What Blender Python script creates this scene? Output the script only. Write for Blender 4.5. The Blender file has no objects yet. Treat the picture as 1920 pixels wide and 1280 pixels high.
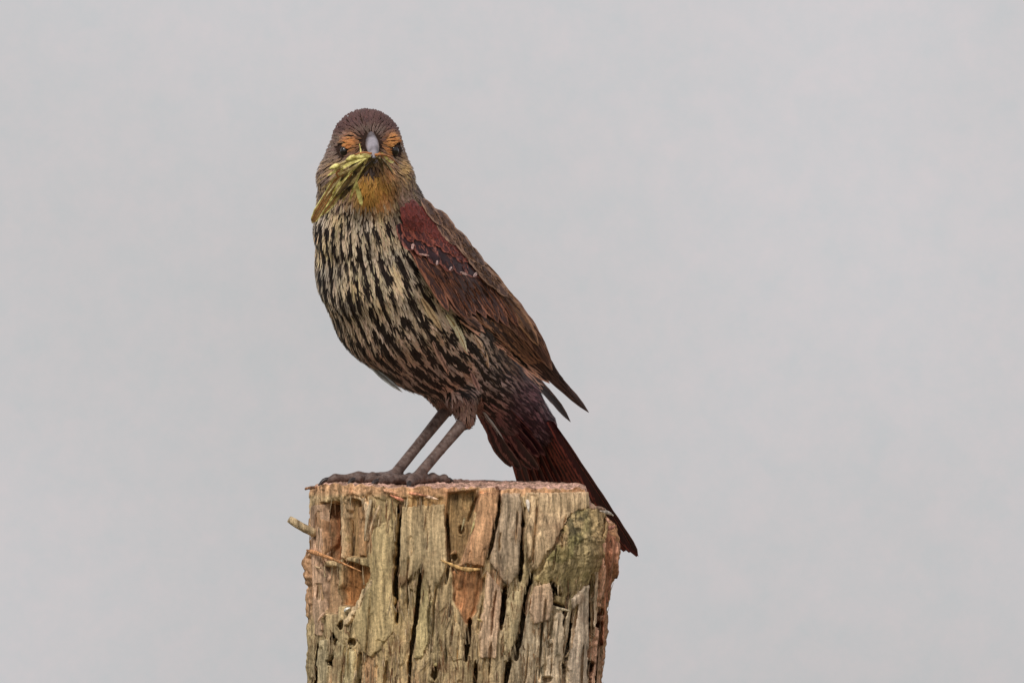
import bpy, math, random
import numpy as np
from mathutils import Vector

# ------------------------------------------------------------------ camera, sky, sun, exposure
S = 0.0002                    # one photo pixel is 0.2 mm at the post
PHI = math.radians(3.5)       # the camera looks up by this much
ZTOP = 1.50                   # height of the post top above the ground
CXP, CYP = 855.0, 910.0       # photo pixel of the post-top centre
DIST = 6.0
scene = bpy.context.scene
col = scene.collection

cam_data = bpy.data.cameras.new("camera")
cam = bpy.data.objects.new("camera", cam_data)
col.objects.link(cam)
scene.camera = cam
cam_data.sensor_width = 36.0
cam_data.lens = 36.0 * DIST / (1920 * S)
cam_data.clip_start = 0.1
cam_data.clip_end = 6000
FWD = Vector((0, math.cos(PHI), math.sin(PHI)))
UP = Vector((0, -math.sin(PHI), math.cos(PHI)))
AIM = Vector(((960 - CXP) * S, 0, ZTOP)) + UP * ((CYP - 640) * S)
cam.location = AIM - FWD * DIST
cam.rotation_euler = (math.pi / 2 + PHI, 0, 0)

SUN_EL, SUN_AZ = math.radians(42), math.radians(-24)   # azimuth from the camera's back, negative = left
world = bpy.data.worlds.new("World")
scene.world = world
world.use_nodes = True
wn, wl = world.node_tree.nodes, world.node_tree.links
wn.clear()
w_out = wn.new("ShaderNodeOutputWorld")
w_bg = wn.new("ShaderNodeBackground")
w_bg.inputs["Strength"].default_value = 0.1
w_sky = wn.new("ShaderNodeTexSky")
w_sky.sky_type = 'NISHITA'
w_sky.sun_disc = False
w_sky.sun_elevation = SUN_EL
w_sky.sun_rotation = math.radians(180) + SUN_AZ
w_sky.dust_density = 4.0
w_tc = wn.new("ShaderNodeTexCoord")
w_no = wn.new("ShaderNodeTexNoise")
w_no.inputs["Scale"].default_value = 16.0
w_no.inputs["Detail"].default_value = 3.0
w_no.inputs["Roughness"].default_value = 0.45
w_rp = wn.new("ShaderNodeValToRGB")
w_rp.color_ramp.elements[0].position = 0.30
w_rp.color_ramp.elements[1].position = 0.72
w_rp.color_ramp.elements[0].color = (4.38, 4.31, 4.30, 1)
w_rp.color_ramp.elements[1].color = (5.28, 5.12, 5.20, 1)
w_mx = wn.new("ShaderNodeMix")
w_mx.data_type = 'RGBA'
w_mx.inputs["Factor"].default_value = 0.93
w_mp = wn.new("ShaderNodeMapping")
w_mp.inputs["Location"].default_value = (1.65, 3.94, 1.52)
wl.new(w_tc.outputs["Generated"], w_mp.inputs["Vector"])
wl.new(w_mp.outputs["Vector"], w_no.inputs["Vector"])
wl.new(w_no.outputs["Fac"], w_rp.inputs["Fac"])
wl.new(w_sky.outputs["Color"], w_mx.inputs["A"])
w_n2 = wn.new("ShaderNodeTexNoise")
w_n2.inputs["Scale"].default_value = 420.0
w_n2.inputs["Detail"].default_value = 4.0
w_n2.inputs["Roughness"].default_value = 0.7
wl.new(w_mp.outputs["Vector"], w_n2.inputs["Vector"])
w_m2 = wn.new("ShaderNodeMix")
w_m2.data_type = 'RGBA'
w_m2.clamp_result = False
w_r2 = wn.new("ShaderNodeValToRGB")
w_r2.color_ramp.elements[0].position = 0.3
w_r2.color_ramp.elements[1].position = 0.7
w_r2.color_ramp.elements[0].color = (0.955, 0.982, 0.995, 1)
w_r2.color_ramp.elements[1].color = (1.045, 1.01, 1.018, 1)
w_m2.blend_type = 'MULTIPLY'
w_m2.inputs["Factor"].default_value = 1.0
wl.new(w_n2.outputs["Fac"], w_r2.inputs["Fac"])
wl.new(w_rp.outputs["Color"], w_m2.inputs["A"])
wl.new(w_r2.outputs["Color"], w_m2.inputs["B"])
wl.new(w_m2.outputs["Result"], w_mx.inputs["B"])
wl.new(w_mx.outputs["Result"], w_bg.inputs["Color"])
wl.new(w_bg.outputs["Background"], w_out.inputs["Surface"])

sun_data = bpy.data.lights.new("sun", 'SUN')
sun_data.energy = 1.5
sun_data.angle = math.radians(10)
sun_data.color = (1.0, 0.95, 0.88)
sun = bpy.data.objects.new("sun", sun_data)
col.objects.link(sun)
sdir = Vector((math.sin(SUN_AZ) * math.cos(SUN_EL), -math.cos(SUN_AZ) * math.cos(SUN_EL), math.sin(SUN_EL)))
sun.rotation_euler = sdir.to_track_quat('Z', 'Y').to_euler()

scene.view_settings.view_transform = 'Standard'
scene.view_settings.look = 'None'
scene.view_settings.exposure = 0.3
scene.view_settings.gamma = 1.0
scene.render.engine = 'CYCLES'
scene.cycles.max_bounces = 6

# ------------------------------------------------------------------ helpers
rng = np.random.default_rng(7)
random.seed(7)
BIRD_O = np.array([0.0, 0.0, 0.0])


def rgb(r, g, b, k=1.0):
    """8-bit display colour to linear base colour"""
    v = np.array([r, g, b], float) / 255.0
    return np.where(v <= 0.04045, v / 12.92, ((v + 0.055) / 1.055) ** 2.4) * k


def pt(px, py, d=0.0):
    return np.array([px - CXP, d, CYP - py], float)


def norm(a):
    a = np.asarray(a, float)
    return a / np.maximum(np.linalg.norm(a, axis=-1, keepdims=True), 1e-9)


def smooth(a, b, x):
    t = np.clip((x - a) / (b - a), 0, 1)
    return t * t * (3 - 2 * t)


def lerp(a, b, t):
    return np.asarray(a, float) * (1 - t) + np.asarray(b, float) * t


_lat = np.random.default_rng(11).random((256, 256))


def vnoise(x, y, seed=0):
    """smooth 2-D value noise, 0..1"""
    x = np.asarray(x, float) + seed * 17.31
    y = np.asarray(y, float) + seed * 9.77
    xi, yi = np.floor(x).astype(int), np.floor(y).astype(int)
    fx, fy = x - xi, y - yi
    fx, fy = fx * fx * (3 - 2 * fx), fy * fy * (3 - 2 * fy)
    a, b = _lat[xi % 256, yi % 256], _lat[(xi + 1) % 256, yi % 256]
    c, d = _lat[xi % 256, (yi + 1) % 256], _lat[(xi + 1) % 256, (yi + 1) % 256]
    return (a * (1 - fx) + b * fx) * (1 - fy) + (c * (1 - fx) + d * fx) * fy


def mesh_obj(name, verts, faces, mat, parent=None, attrs=None, smooth_shade=True, scale=S):
    me = bpy.data.meshes.new(name)
    verts = np.asarray(verts, float) * scale
    faces = np.asarray(faces, dtype=np.int32)
    nf, k = faces.shape
    me.vertices.add(len(verts))
    me.vertices.foreach_set("co", verts.astype(np.float32).ravel())
    me.loops.add(nf * k)
    me.loops.foreach_set("vertex_index", faces.ravel())
    me.polygons.add(nf)
    me.polygons.foreach_set("loop_start", np.arange(0, nf * k, k, dtype=np.int32))
    if smooth_shade:
        me.polygons.foreach_set("use_smooth", np.ones(nf, dtype=bool))
    me.update(calc_edges=True)
    for an, av in (attrs or {}).items():
        av = np.asarray(av, np.float32)
        if av.shape[1] == 4:
            at = me.attributes.new(an, 'FLOAT_COLOR', 'POINT')
            at.data.foreach_set("color", av.ravel())
        else:
            at = me.attributes.new(an, 'FLOAT_VECTOR', 'POINT')
            at.data.foreach_set("vector", av.ravel())
    me.materials.append(mat)
    o = bpy.data.objects.new(name, me)
    col.objects.link(o)
    if parent is not None:
        o.parent = parent
    return o


def empty(name, loc=(0, 0, 0), rot=(0, 0, 0), parent=None):
    o = bpy.data.objects.new(name, None)
    col.objects.link(o)
    o.empty_display_size = 0.02
    o.location, o.rotation_euler = loc, rot
    o.parent = parent
    return o


def tag(o, label, cat, group=None):
    o["label"], o["category"] = label, cat
    if group:
        o["group"] = group


def grid_faces(nu, nv, off=0):
    i = np.arange(nv - 1)[:, None] * nu + np.arange(nu - 1)[None, :]
    return (np.stack([i, i + 1, i + nu + 1, i + nu], -1).reshape(-1, 4)) + off


def tube(path, radii, n=10, flat=1.0, cap=True):
    """swept tube, rings rotated to follow the path; flat squashes the second axis"""
    path = np.asarray(path, float)
    m = len(path)
    radii = np.broadcast_to(np.asarray(radii, float), (m,))
    T = norm(np.gradient(path, axis=0))
    ref = np.array([0.0, 1.0, 0.0]) if abs(T[0][1]) < 0.9 else np.array([1.0, 0, 0])
    A = norm(np.cross(T, ref))
    B = np.cross(T, A)
    ang = np.linspace(0, 2 * np.pi, n, endpoint=False)
    ring = path[:, None] + radii[:, None, None] * (np.cos(ang)[None, :, None] * A[:, None] + flat * np.sin(ang)[None, :, None] * B[:, None])
    V = ring.reshape(-1, 3)
    F = []
    for i in range(m - 1):
        for j in range(n):
            k = (j + 1) % n
            F.append((i * n + j, i * n + k, (i + 1) * n + k, (i + 1) * n + j))
    if cap:
        V = np.vstack([V, path[0], path[-1]])
        for j in range(n):
            k = (j + 1) % n
            F.append((m * n, k, j, j))
            F.append((m * n + 1, (m - 1) * n + j, (m - 1) * n + k, (m - 1) * n + k))
    return V, F


def tube_obj(name, path, radii, mat, parent, n=10, flat=1.0, attrs=None):
    V, F = tube(path, radii, n, flat)
    me = bpy.data.meshes.new(name)
    me.from_pydata([tuple(v * S) for v in V], [], [tuple(dict.fromkeys(f)) for f in F])
    me.polygons.foreach_set("use_smooth", np.ones(len(me.polygons), dtype=bool))
    for an, c in (attrs or {}).items():
        at = me.attributes.new(an, 'FLOAT_COLOR', 'POINT')
        at.data.foreach_set("color", np.tile(np.array([*c, 1], np.float32), len(V)))
    me.materials.append(mat)
    o = bpy.data.objects.new(name, me)
    col.objects.link(o)
    o.parent = parent
    return o


def curve(pts, n):
    """Catmull-Rom through pts"""
    P = np.asarray(pts, float)
    P = np.vstack([2 * P[0] - P[1], P, 2 * P[-1] - P[-2]])
    t = np.linspace(0, len(P) - 3 - 1e-6, n)
    i = t.astype(int)
    f = (t - i)[:, None]
    a, b, c, d = P[i], P[i + 1], P[i + 2], P[i + 3]
    return 0.5 * ((2 * b) + (c - a) * f + (2 * a - 5 * b + 4 * c - d) * f ** 2 + (3 * b - a - 3 * c + d) * f ** 3)


def surface_nets(f, lo, hi, h):
    lo, hi = np.asarray(lo, float), np.asarray(hi, float)
    n = np.ceil((hi - lo) / h).astype(int) + 1
    ax = [lo[i] + h * np.arange(n[i]) for i in range(3)]
    G = np.stack(np.meshgrid(*ax, indexing='ij'), -1)
    v = f(G.reshape(-1, 3)).reshape(n)
    s = v < 0
    c = np.zeros(n - 1, int)
    acc = np.zeros((*(n - 1), 3))
    cnt = np.zeros(n - 1)
    offs = [(a, b, d) for a in (0, 1) for b in (0, 1) for d in (0, 1)]
    def sub(arr, o):
        return arr[o[0]:n[0] - 1 + o[0], o[1]:n[1] - 1 + o[1], o[2]:n[2] - 1 + o[2]]
    for o in offs:
        c += sub(s, o)
    active = (c > 0) & (c < 8)
    for o in offs:
        for axis in range(3):
            if o[axis] == 0:
                q = list(o)
                q[axis] = 1
                va, vb = sub(v, o), sub(v, q)
                cr = (va < 0) != (vb < 0)
                t = np.where(cr, va / np.where(cr, va - vb, 1), 0)
                pos = np.broadcast_to(np.array(o, float), (*cr.shape, 3)).copy()
                pos[..., axis] += t
                acc += np.where(cr[..., None], pos, 0)
                cnt += cr
    idx = -np.ones(n - 1, int)
    idx[active] = np.arange(active.sum())
    cell = np.argwhere(active)
    V = lo + h * (cell + acc[active] / cnt[active][:, None])
    quads = []
    for axis in range(3):
        b, d = [(1, 2), (2, 0), (0, 1)][axis]
        sl0, sl1 = [slice(1, -1)] * 3, [slice(1, -1)] * 3
        sl0[axis], sl1[axis] = slice(0, -1), slice(1, None)
        s0, s1 = s[tuple(sl0)], s[tuple(sl1)]
        e = np.argwhere(s0 != s1)
        flip = s0[tuple(e.T)]
        base = e + 1
        base[:, axis] = e[:, axis]
        def at(db, dd):
            q = base.copy()
            q[:, b] -= db
            q[:, d] -= dd
            return idx[q[:, 0], q[:, 1], q[:, 2]]
        Q = np.stack([at(1, 1), at(0, 1), at(0, 0), at(1, 0)], -1)
        Q[~flip] = Q[~flip][:, ::-1]
        quads.append(Q)
    Q = np.vstack(quads)
    return V, Q[(Q >= 0).all(1)]


def smin(a, b, k):
    h = np.clip(0.5 + 0.5 * (b - a) / k, 0, 1)
    return b * (1 - h) + a * h - k * h * (1 - h)


def chain_sdf(p, pts, rad, k):
    d = None
    for i in range(len(pts) - 1):
        a, b = pts[i], pts[i + 1]
        ab = b - a
        t = np.clip(((p - a) @ ab) / (ab @ ab), 0, 1)
        e = np.linalg.norm(p - a - t[:, None] * ab, axis=1) - (rad[i] * (1 - t) + rad[i + 1] * t)
        d = e if d is None else smin(d, e, k)
    return d


# ------------------------------------------------------------------ materials
def new_mat(name):
    m = bpy.data.materials.new(name)
    m.use_nodes = True
    nt = m.node_tree
    return m, nt.nodes, nt.links, nt.nodes["Principled BSDF"]


def math_node(N, L, op, a, b=None, c=None, clamp=False):
    n = N.new("ShaderNodeMath")
    n.operation = op
    n.use_clamp = clamp
    for i, v in enumerate((a, b, c)):
        if v is None:
            continue
        if isinstance(v, (int, float)):
            n.inputs[i].default_value = v
        else:
            L.new(v, n.inputs[i])
    return n.outputs[0]


def attr_node(N, name):
    a = N.new("ShaderNodeAttribute")
    a.attribute_name = name
    return a


def noise_node(N, L, vec, scale, detail=2.0, rough=0.5):
    n = N.new("ShaderNodeTexNoise")
    n.inputs["Scale"].default_value = scale
    n.inputs["Detail"].default_value = detail
    n.inputs["Roughness"].default_value = rough
    if vec is not None:
        L.new(vec, n.inputs["Vector"])
    return n.outputs["Fac"]


def remap(N, L, v, a, b, lo=0.0, hi=1.0, kind='SMOOTHSTEP'):
    n = N.new("ShaderNodeMapRange")
    n.interpolation_type = kind
    L.new(v, n.inputs["Value"])
    for k, x in (("From Min", a), ("From Max", b), ("To Min", lo), ("To Max", hi)):
        if isinstance(x, (int, float)):
            n.inputs[k].default_value = x
        else:
            L.new(x, n.inputs[k])
    return n.outputs["Result"]


def mix_col(N, L, fac, a, b, mode='MIX'):
    n = N.new("ShaderNodeMix")
    n.data_type = 'RGBA'
    n.blend_type = mode
    for k, x in (("Factor", fac), ("A", a), ("B", b)):
        if isinstance(x, (int, float)):
            n.inputs[k].default_value = x
        elif isinstance(x, tuple):
            n.inputs[k].default_value = x
        else:
            L.new(x, n.inputs[k])
    return n.outputs["Result"]


def make_feather_mat():
    m, N, L, P = new_mat("feather")
    ca, cb, uv = attr_node(N, "ca"), attr_node(N, "cb"), attr_node(N, "fuv")
    sep = N.new("ShaderNodeSeparateXYZ")
    L.new(uv.outputs["Vector"], sep.inputs[0])
    au = math_node(N, L, 'ABSOLUTE', sep.outputs["X"])
    v = sep.outputs["Y"]
    tc = N.new("ShaderNodeTexCoord")
    n1 = noise_node(N, L, tc.outputs["Object"], 700, 3, 0.6)
    # barbs run out from the shaft at a slant
    bar = N.new("ShaderNodeCombineXYZ")
    L.new(math_node(N, L, 'MULTIPLY', math_node(N, L, 'SUBTRACT', v, math_node(N, L, 'MULTIPLY', au, 0.22)), 26.0), bar.inputs[0])
    L.new(math_node(N, L, 'MULTIPLY', sep.outputs["X"], 1.3), bar.inputs[1])
    L.new(sep.outputs["Z"], bar.inputs[2])
    n2 = noise_node(N, L, bar.outputs[0], 1.0, 2, 0.5)
    edge = math_node(N, L, 'ADD', au, math_node(N, L, 'MULTIPLY', math_node(N, L, 'SUBTRACT', n1, 0.5), 0.55))
    edge = math_node(N, L, 'ADD', edge, math_node(N, L, 'MULTIPLY', math_node(N, L, 'SUBTRACT', n2, 0.5), 0.5))
    edge = math_node(N, L, 'ADD', edge, math_node(N, L, 'MULTIPLY', math_node(N, L, 'SUBTRACT', noise_node(N, L, tc.outputs["Object"], 230, 2, 0.5), 0.5), 0.5))
    d = math_node(N, L, 'SUBTRACT', edge, ca.outputs["Alpha"])
    pale = remap(N, L, d, -0.10, 0.10)
    tipd = math_node(N, L, 'SUBTRACT', math_node(N, L, 'ADD', v, math_node(N, L, 'MULTIPLY', math_node(N, L, 'SUBTRACT', n2, 0.5), 0.2)),
                     math_node(N, L, 'SUBTRACT', 1.0, cb.outputs["Alpha"]))
    tip = remap(N, L, tipd, -0.05, 0.05)
    pale = math_node(N, L, 'MAXIMUM', pale, tip)
    c = mix_col(N, L, pale, ca.outputs["Color"], cb.outputs["Color"])
    k = remap(N, L, n2, 0.25, 0.75, 0.66, 1.32, 'LINEAR')
    lw = N.new("ShaderNodeCombineXYZ")
    L.new(math_node(N, L, 'MULTIPLY', sep.outputs["X"], 3.2), lw.inputs[0])
    L.new(math_node(N, L, 'MULTIPLY', v, 3.0), lw.inputs[1])
    L.new(sep.outputs["Z"], lw.inputs[2])
    n3 = noise_node(N, L, lw.outputs[0], 1.0, 4, 0.65)
    k = math_node(N, L, 'MULTIPLY', k, remap(N, L, n3, 0.28, 0.72, 0.55, 1.5, 'LINEAR'))
    kk = N.new("ShaderNodeCombineColor")
    for i in range(3):
        L.new(k, kk.inputs[i])
    c = mix_col(N, L, 1.0, c, kk.outputs[0], 'MULTIPLY')
    shaft = remap(N, L, au, 0.02, 0.07, 1.0, 0.0)
    c = mix_col(N, L, math_node(N, L, 'MULTIPLY', shaft, 0.35), c, (0.012, 0.008, 0.008, 1))
    L.new(c, P.inputs["Base Color"])
    P.inputs["Roughness"].default_value = 0.52
    P.inputs["Specular IOR Level"].default_value = 0.36
    bp = N.new("ShaderNodeBump")
    bp.inputs["Strength"].default_value = 0.5
    bp.inputs["Distance"].default_value = 0.0004
    L.new(n2, bp.inputs["Height"])
    L.new(bp.outputs[0], P.inputs["Normal"])
    return m


def make_wood_mat():
    m, N, L, P = new_mat("weathered_wood")
    c = attr_node(N, "Col")
    tc = N.new("ShaderNodeTexCoord")
    mp = N.new("ShaderNodeMapping")
    mp.inputs["Scale"].default_value = (1, 1, 0.07)
    L.new(tc.outputs["Object"], mp.inputs["Vector"])
    wob = N.new("ShaderNodeTexNoise")
    wob.inputs["Scale"].default_value = 60
    L.new(tc.outputs["Object"], wob.inputs["Vector"])
    wv = N.new("ShaderNodeVectorMath")
    wv.operation = 'MULTIPLY_ADD'
    L.new(wob.outputs["Color"], wv.inputs[0])
    wv.inputs[1].default_value = (0.004, 0.004, 0.0)
    L.new(mp.outputs[0], wv.inputs[2])
    fib = noise_node(N, L, wv.outputs[0], 520, 5, 0.65)
    fib2 = noise_node(N, L, wv.outputs[0], 1500, 3, 0.6)
    grain = noise_node(N, L, tc.outputs["Object"], 900, 4, 0.7)
    blot = noise_node(N, L, tc.outputs["Object"], 75, 4, 0.6)
    k = math_node(N, L, 'MULTIPLY', remap(N, L, fib, 0.3, 0.7, 0.30, 1.75, 'LINEAR'), remap(N, L, grain, 0.3, 0.7, 0.62, 1.40, 'LINEAR'))
    k = math_node(N, L, 'MULTIPLY', k, remap(N, L, fib2, 0.3, 0.7, 0.8, 1.2, 'LINEAR'))
    kk = N.new("ShaderNodeCombineColor")
    for i in range(3):
        L.new(k, kk.inputs[i])
    cc = mix_col(N, L, 1.0, c.outputs["Color"], kk.outputs[0], 'MULTIPLY')
    red = remap(N, L, blot, 0.55, 0.72, 0.0, 0.6)
    cc = mix_col(N, L, red, cc, (0.21, 0.095, 0.045, 1))
    blot2 = noise_node(N, L, mp.outputs[0], 160, 3, 0.6)
    gr = remap(N, L, blot2, 0.56, 0.70, 0.0, 0.28)
    cc = mix_col(N, L, gr, cc, (0.165, 0.15, 0.08, 1))
    L.new(cc, P.inputs["Base Color"])
    P.inputs["Roughness"].default_value = 0.85
    P.inputs["Specular IOR Level"].default_value = 0.2
    hsum = math_node(N, L, 'ADD', fib, math_node(N, L, 'ADD', math_node(N, L, 'MULTIPLY', fib2, 0.5), math_node(N, L, 'MULTIPLY', grain, 0.35)))
    bp = N.new("ShaderNodeBump")
    bp.inputs["Strength"].default_value = 0.9
    bp.inputs["Distance"].default_value = 0.0012
    L.new(hsum, bp.inputs["Height"])
    L.new(bp.outputs[0], P.inputs["Normal"])
    return m


def make_simple(name, color, rough=0.5, spec=0.5, nscale=600, var=0.25, bump=0.0003, color2=None, stretch=None):
    m, N, L, P = new_mat(name)
    tc = N.new("ShaderNodeTexCoord")
    vec = tc.outputs["Object"]
    if stretch:
        mp = N.new("ShaderNodeMapping")
        mp.inputs["Scale"].default_value = stretch
        L.new(vec, mp.inputs["Vector"])
        vec = mp.outputs[0]
    n = noise_node(N, L, vec, nscale, 3, 0.6)
    c1 = tuple(np.array(color) * (1 - var)) + (1,)
    c2 = tuple(np.array(color2 if color2 is not None else color) * (1 + var)) + (1,)
    L.new(mix_col(N, L, remap(N, L, n, 0.3, 0.7), c1, c2), P.inputs["Base Color"])
    P.inputs["Roughness"].default_value = rough
    P.inputs["Specular IOR Level"].default_value = spec
    if bump:
        b = N.new("ShaderNodeBump")
        b.inputs["Strength"].default_value = 0.6
        b.inputs["Distance"].default_value = bump
        L.new(n, b.inputs["Height"])
        L.new(b.outputs[0], P.inputs["Normal"])
    return m


def make_leg_mat():
    """horny scutes: fine cross bands on a purplish grey brown leg"""
    m, N, L, P = new_mat("leg_scales")
    tc = N.new("ShaderNodeTexCoord")
    w = N.new("ShaderNodeTexWave")
    w.bands_direction = 'DIAGONAL'
    w.inputs["Scale"].default_value = 170
    w.inputs["Distortion"].default_value = 3.0
    w.inputs["Detail"].default_value = 2.0
    w.inputs["Detail Scale"].default_value = 2.0
    L.new(tc.outputs["Object"], w.inputs["Vector"])
    n = noise_node(N, L, tc.outputs["Object"], 400, 4, 0.65)
    c = mix_col(N, L, remap(N, L, n, 0.3, 0.7), (*rgb(74, 56, 50), 1), (*rgb(124, 104, 96), 1))
    c = mix_col(N, L, remap(N, L, w.outputs["Fac"], 0.0, 0.3, 0.04, 0.0), c, (*rgb(46, 34, 36), 1))
    L.new(c, P.inputs["Base Color"])
    P.inputs["Roughness"].default_value = 0.5
    P.inputs["Specular IOR Level"].default_value = 0.4
    b = N.new("ShaderNodeBump")
    b.inputs["Strength"].default_value = 0.7
    b.inputs["Distance"].default_value = 0.0006
    L.new(math_node(N, L, 'ADD', math_node(N, L, 'MULTIPLY', w.outputs["Fac"], 0.3), n), b.inputs["Height"])
    L.new(b.outputs[0], P.inputs["Normal"])
    return m


MAT_F = make_feather_mat()
MAT_W = make_wood_mat()
MAT_LEG = make_leg_mat()
MAT_DOWN = make_simple("down_feathers", rgb(66, 50, 44), 0.95, 0.1, 500, 0.4, 0.0006)
MAT_EYE = make_simple("eye_glossy_black", (0.012, 0.008, 0.007), 0.08, 0.6, 300, 0.1, 0)
MAT_LID = make_simple("eyelid_skin", rgb(70, 50, 42), 0.7, 0.3)
MAT_BILL = make_simple("bill_horn", rgb(100, 92, 95), 0.36, 0.45, 140, 0.2, 0, rgb(154, 148, 156))
MAT_BILL2 = make_simple("lower_bill_horn", rgb(96, 86, 84), 0.45, 0.4, 500, 0.25, 0.0002)
MAT_CLAW = make_simple("claw_horn", rgb(48, 38, 36), 0.4, 0.5, 700, 0.25, 0.0001)
MAT_IWING = make_simple("insect_wing_straw", rgb(214, 182, 122), 0.45, 0.4, 700, 0.25, 0.0006, rgb(236, 216, 160), (1, 1, 1))
MAT_IYEL = make_simple("insect_yellow_green", rgb(206, 186, 84), 0.42, 0.45, 500, 0.4, 0.0005, rgb(240, 230, 150))
MAT_IDARK = make_simple("insect_dark_abdomen", rgb(38, 28, 22), 0.35, 0.5, 420, 0.4, 0.0004, rgb(104, 84, 52))
MAT_ILEG = make_simple("insect_leg", rgb(186, 124, 74), 0.5, 0.4, 500, 0.3, 0.0002)

# ------------------------------------------------------------------ ground (below the frame)
gm, GN, GL, GP = new_mat("meadow_ground")
gtc = GN.new("ShaderNodeTexCoord")
gn = noise_node(GN, GL, gtc.outputs["Object"], 3.0, 6, 0.65)
GL.new(mix_col(GN, GL, remap(GN, GL, gn, 0.3, 0.7), (0.10, 0.085, 0.05, 1), (0.16, 0.15, 0.07, 1)), GP.inputs["Base Color"])
GP.inputs["Roughness"].default_value = 0.95
ng = 41
gx = np.sign(np.linspace(-1, 1, ng)) * np.abs(np.linspace(-1, 1, ng)) ** 3 * 2500
GX, GY = np.meshgrid(gx, gx)
GZ = (vnoise(GX / 7, GY / 7, 3) - 0.5) * 0.12 * np.clip((np.hypot(GX, GY) - 0.8) / 3, 0, 1)
ground = mesh_obj("ground", np.stack([GX, GY, GZ], -1).reshape(-1, 3), grid_faces(ng, ng), gm, scale=1.0)
ground["kind"] = "structure"

# ------------------------------------------------------------------ the post
post = empty("wooden_post", (0, 0, 0))
tag(post, "weathered cracked wooden fence post under the streaked brown bird", "post")
SIN = math.sin(PHI)
SLOPE = 38.0 / 460.0          # the sawn top falls towards the viewer
YS = np.array([880, 960, 1005, 1030, 1036, 1060, 1085, 1110, 1150, 1200, 1240, 1280, 1400, 9000.0])
LX = np.array([581, 582, 582, 581, 581, 580, 580, 580, 579, 578, 579, 580, 578, 572.0])
RX = np.array([1136, 1142, 1160, 1163, 1164, 1160, 1150, 1143, 1138, 1135, 1130, 1126, 1126, 1130.0])
TX = np.array([540, 585, 600, 640, 700, 760, 830, 900, 980, 1060, 1098, 1103, 1110, 1128, 1136, 1142, 1156, 1180.0])
TY = np.array([920, 918, 911, 908, 909, 913, 911, 913, 914, 916, 917, 946, 953, 960, 984, 992, 998, 1004.0])


def px_of(th, y):
    l, r = np.interp(y, YS, LX), np.interp(y, YS, RX)
    return (l + r) / 2 + (r - l) / 2 * np.sin(th)


def depth_of(th, y):
    l, r = np.interp(y, YS, LX), np.interp(y, YS, RX)
    return -(r - l) / 2 * 0.82 * np.cos(th)


def seg_dist(x, y, poly):
    """distance to a polyline and the parameter along it (0..1)"""
    best = np.full(x.shape, 1e9)
    par = np.zeros(x.shape)
    P = np.asarray(poly, float)
    n = len(P) - 1
    for i in range(n):
        a, b = P[i], P[i + 1]
        ab = b - a
        t = np.clip(((x - a[0]) * ab[0] + (y - a[1]) * ab[1]) / (ab @ ab), 0, 1)
        d = np.hypot(x - a[0] - t * ab[0], y - a[1] - t * ab[1])
        m = d < best
        best = np.where(m, d, best)
        par = np.where(m, (i + t) / n, par)
    return best, par


def poly_sd(x, y, poly):
    """signed distance to a polygon, negative inside"""
    P = np.asarray(poly, float)
    d, _ = seg_dist(x, y, np.vstack([P, P[:1]]))
    ins = np.zeros(x.shape, bool)
    n = len(P)
    for i in range(n):
        (x1, y1), (x2, y2) = P[i], P[(i + 1) % n]
        c = ((y1 > y) != (y2 > y))
        xx = (x2 - x1) * (y - y1) / ((y2 - y1) if y2 != y1 else 1e-9) + x1
        ins ^= c & (x < xx)
    return np.where(ins, -d, d)


CRACKS = [  # points, half width, depth
    ([(751, 945), (750, 965), (748, 1010), (745, 1060), (743, 1110), (746, 1165)], 3.4, 44),
    ([(790, 1065), (786, 1110), (783, 1140), (778, 1170), (773, 1200), (770, 1230), (768, 1300)], 3.4, 40),
    ([(981, 950), (979, 1010), (976, 1060), (974, 1085)], 3.2, 36),
    ([(1000, 1070), (990, 1100), (985, 1130), (978, 1165), (972, 1200), (968, 1232)], 4.4, 42),
    ([(947, 1095), (944, 1130), (938, 1175)], 3.8, 40),
    ([(883, 1155), (879, 1190), (874, 1234)], 3.6, 36),
    ([(893, 1235), (889, 1300)], 2.8, 30),
    ([(1067, 1112), (1061, 1140), (1054, 1168)], 2.3, 26),
    ([(1076, 1132), (1068, 1180), (1060, 1230), (1056, 1300)], 2.5, 28),
    ([(1036, 1126), (1050, 1131), (1062, 1138)], 2.4, 22),
    ([(1030, 1085), (1040, 1100), (1052, 1113)], 3.2, 24),
    ([(1037, 1100), (1036, 1128)], 2.6, 20),
    ([(1106, 1075), (1103, 1130), (1102, 1170), (1104, 1200), (1102, 1240), (1098, 1300)], 3.6, 42),
    ([(957, 1225), (951, 1262), (944, 1300)], 3.6, 36),
    ([(1086, 1205), (1081, 1300)], 1.8, 18),
    ([(1124, 1120), (1120, 1180), (1112, 1300)], 2.6, 34),
    ([(626, 1186), (624, 1215), (621, 1250)], 3.8, 36),
    ([(598, 1205), (593, 1300)], 2.2, 26),
    ([(678, 1220), (671, 1300)], 2.6, 24),
    ([(726, 1235), (719, 1300)], 2.0, 16),
    ([(939, 912), (933, 960), (925, 1005), (914, 1045)], 2.8, 20),
    ([(900, 922), (888, 950), (878, 975)], 2.0, 14),
    ([(838, 960), (840, 1000), (843, 1050), (836, 1090)], 2.2, 20),
    ([(1005, 935), (1000, 1000), (992, 1060)], 1.3, 8),
    ([(820, 1090), (815, 1140), (812, 1200)], 1.4, 10),
    ([(910, 1070), (905, 1130), (896, 1180)], 1.5, 10),
    ([(700, 1110), (697, 1180), (690, 1240)], 1.3, 8),
    ([(1020, 1120), (1016, 1180), (1010, 1270)], 1.7, 14),
    ([(1036, 1160), (1030, 1220), (1028, 1262)], 1.4, 10),
    ([(920, 1200), (918, 1260)], 1.5, 12),
    ([(850, 1165), (846, 1210)], 1.5, 10),
    ([(650, 1205), (646, 1290)], 1.5, 12),
]
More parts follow.
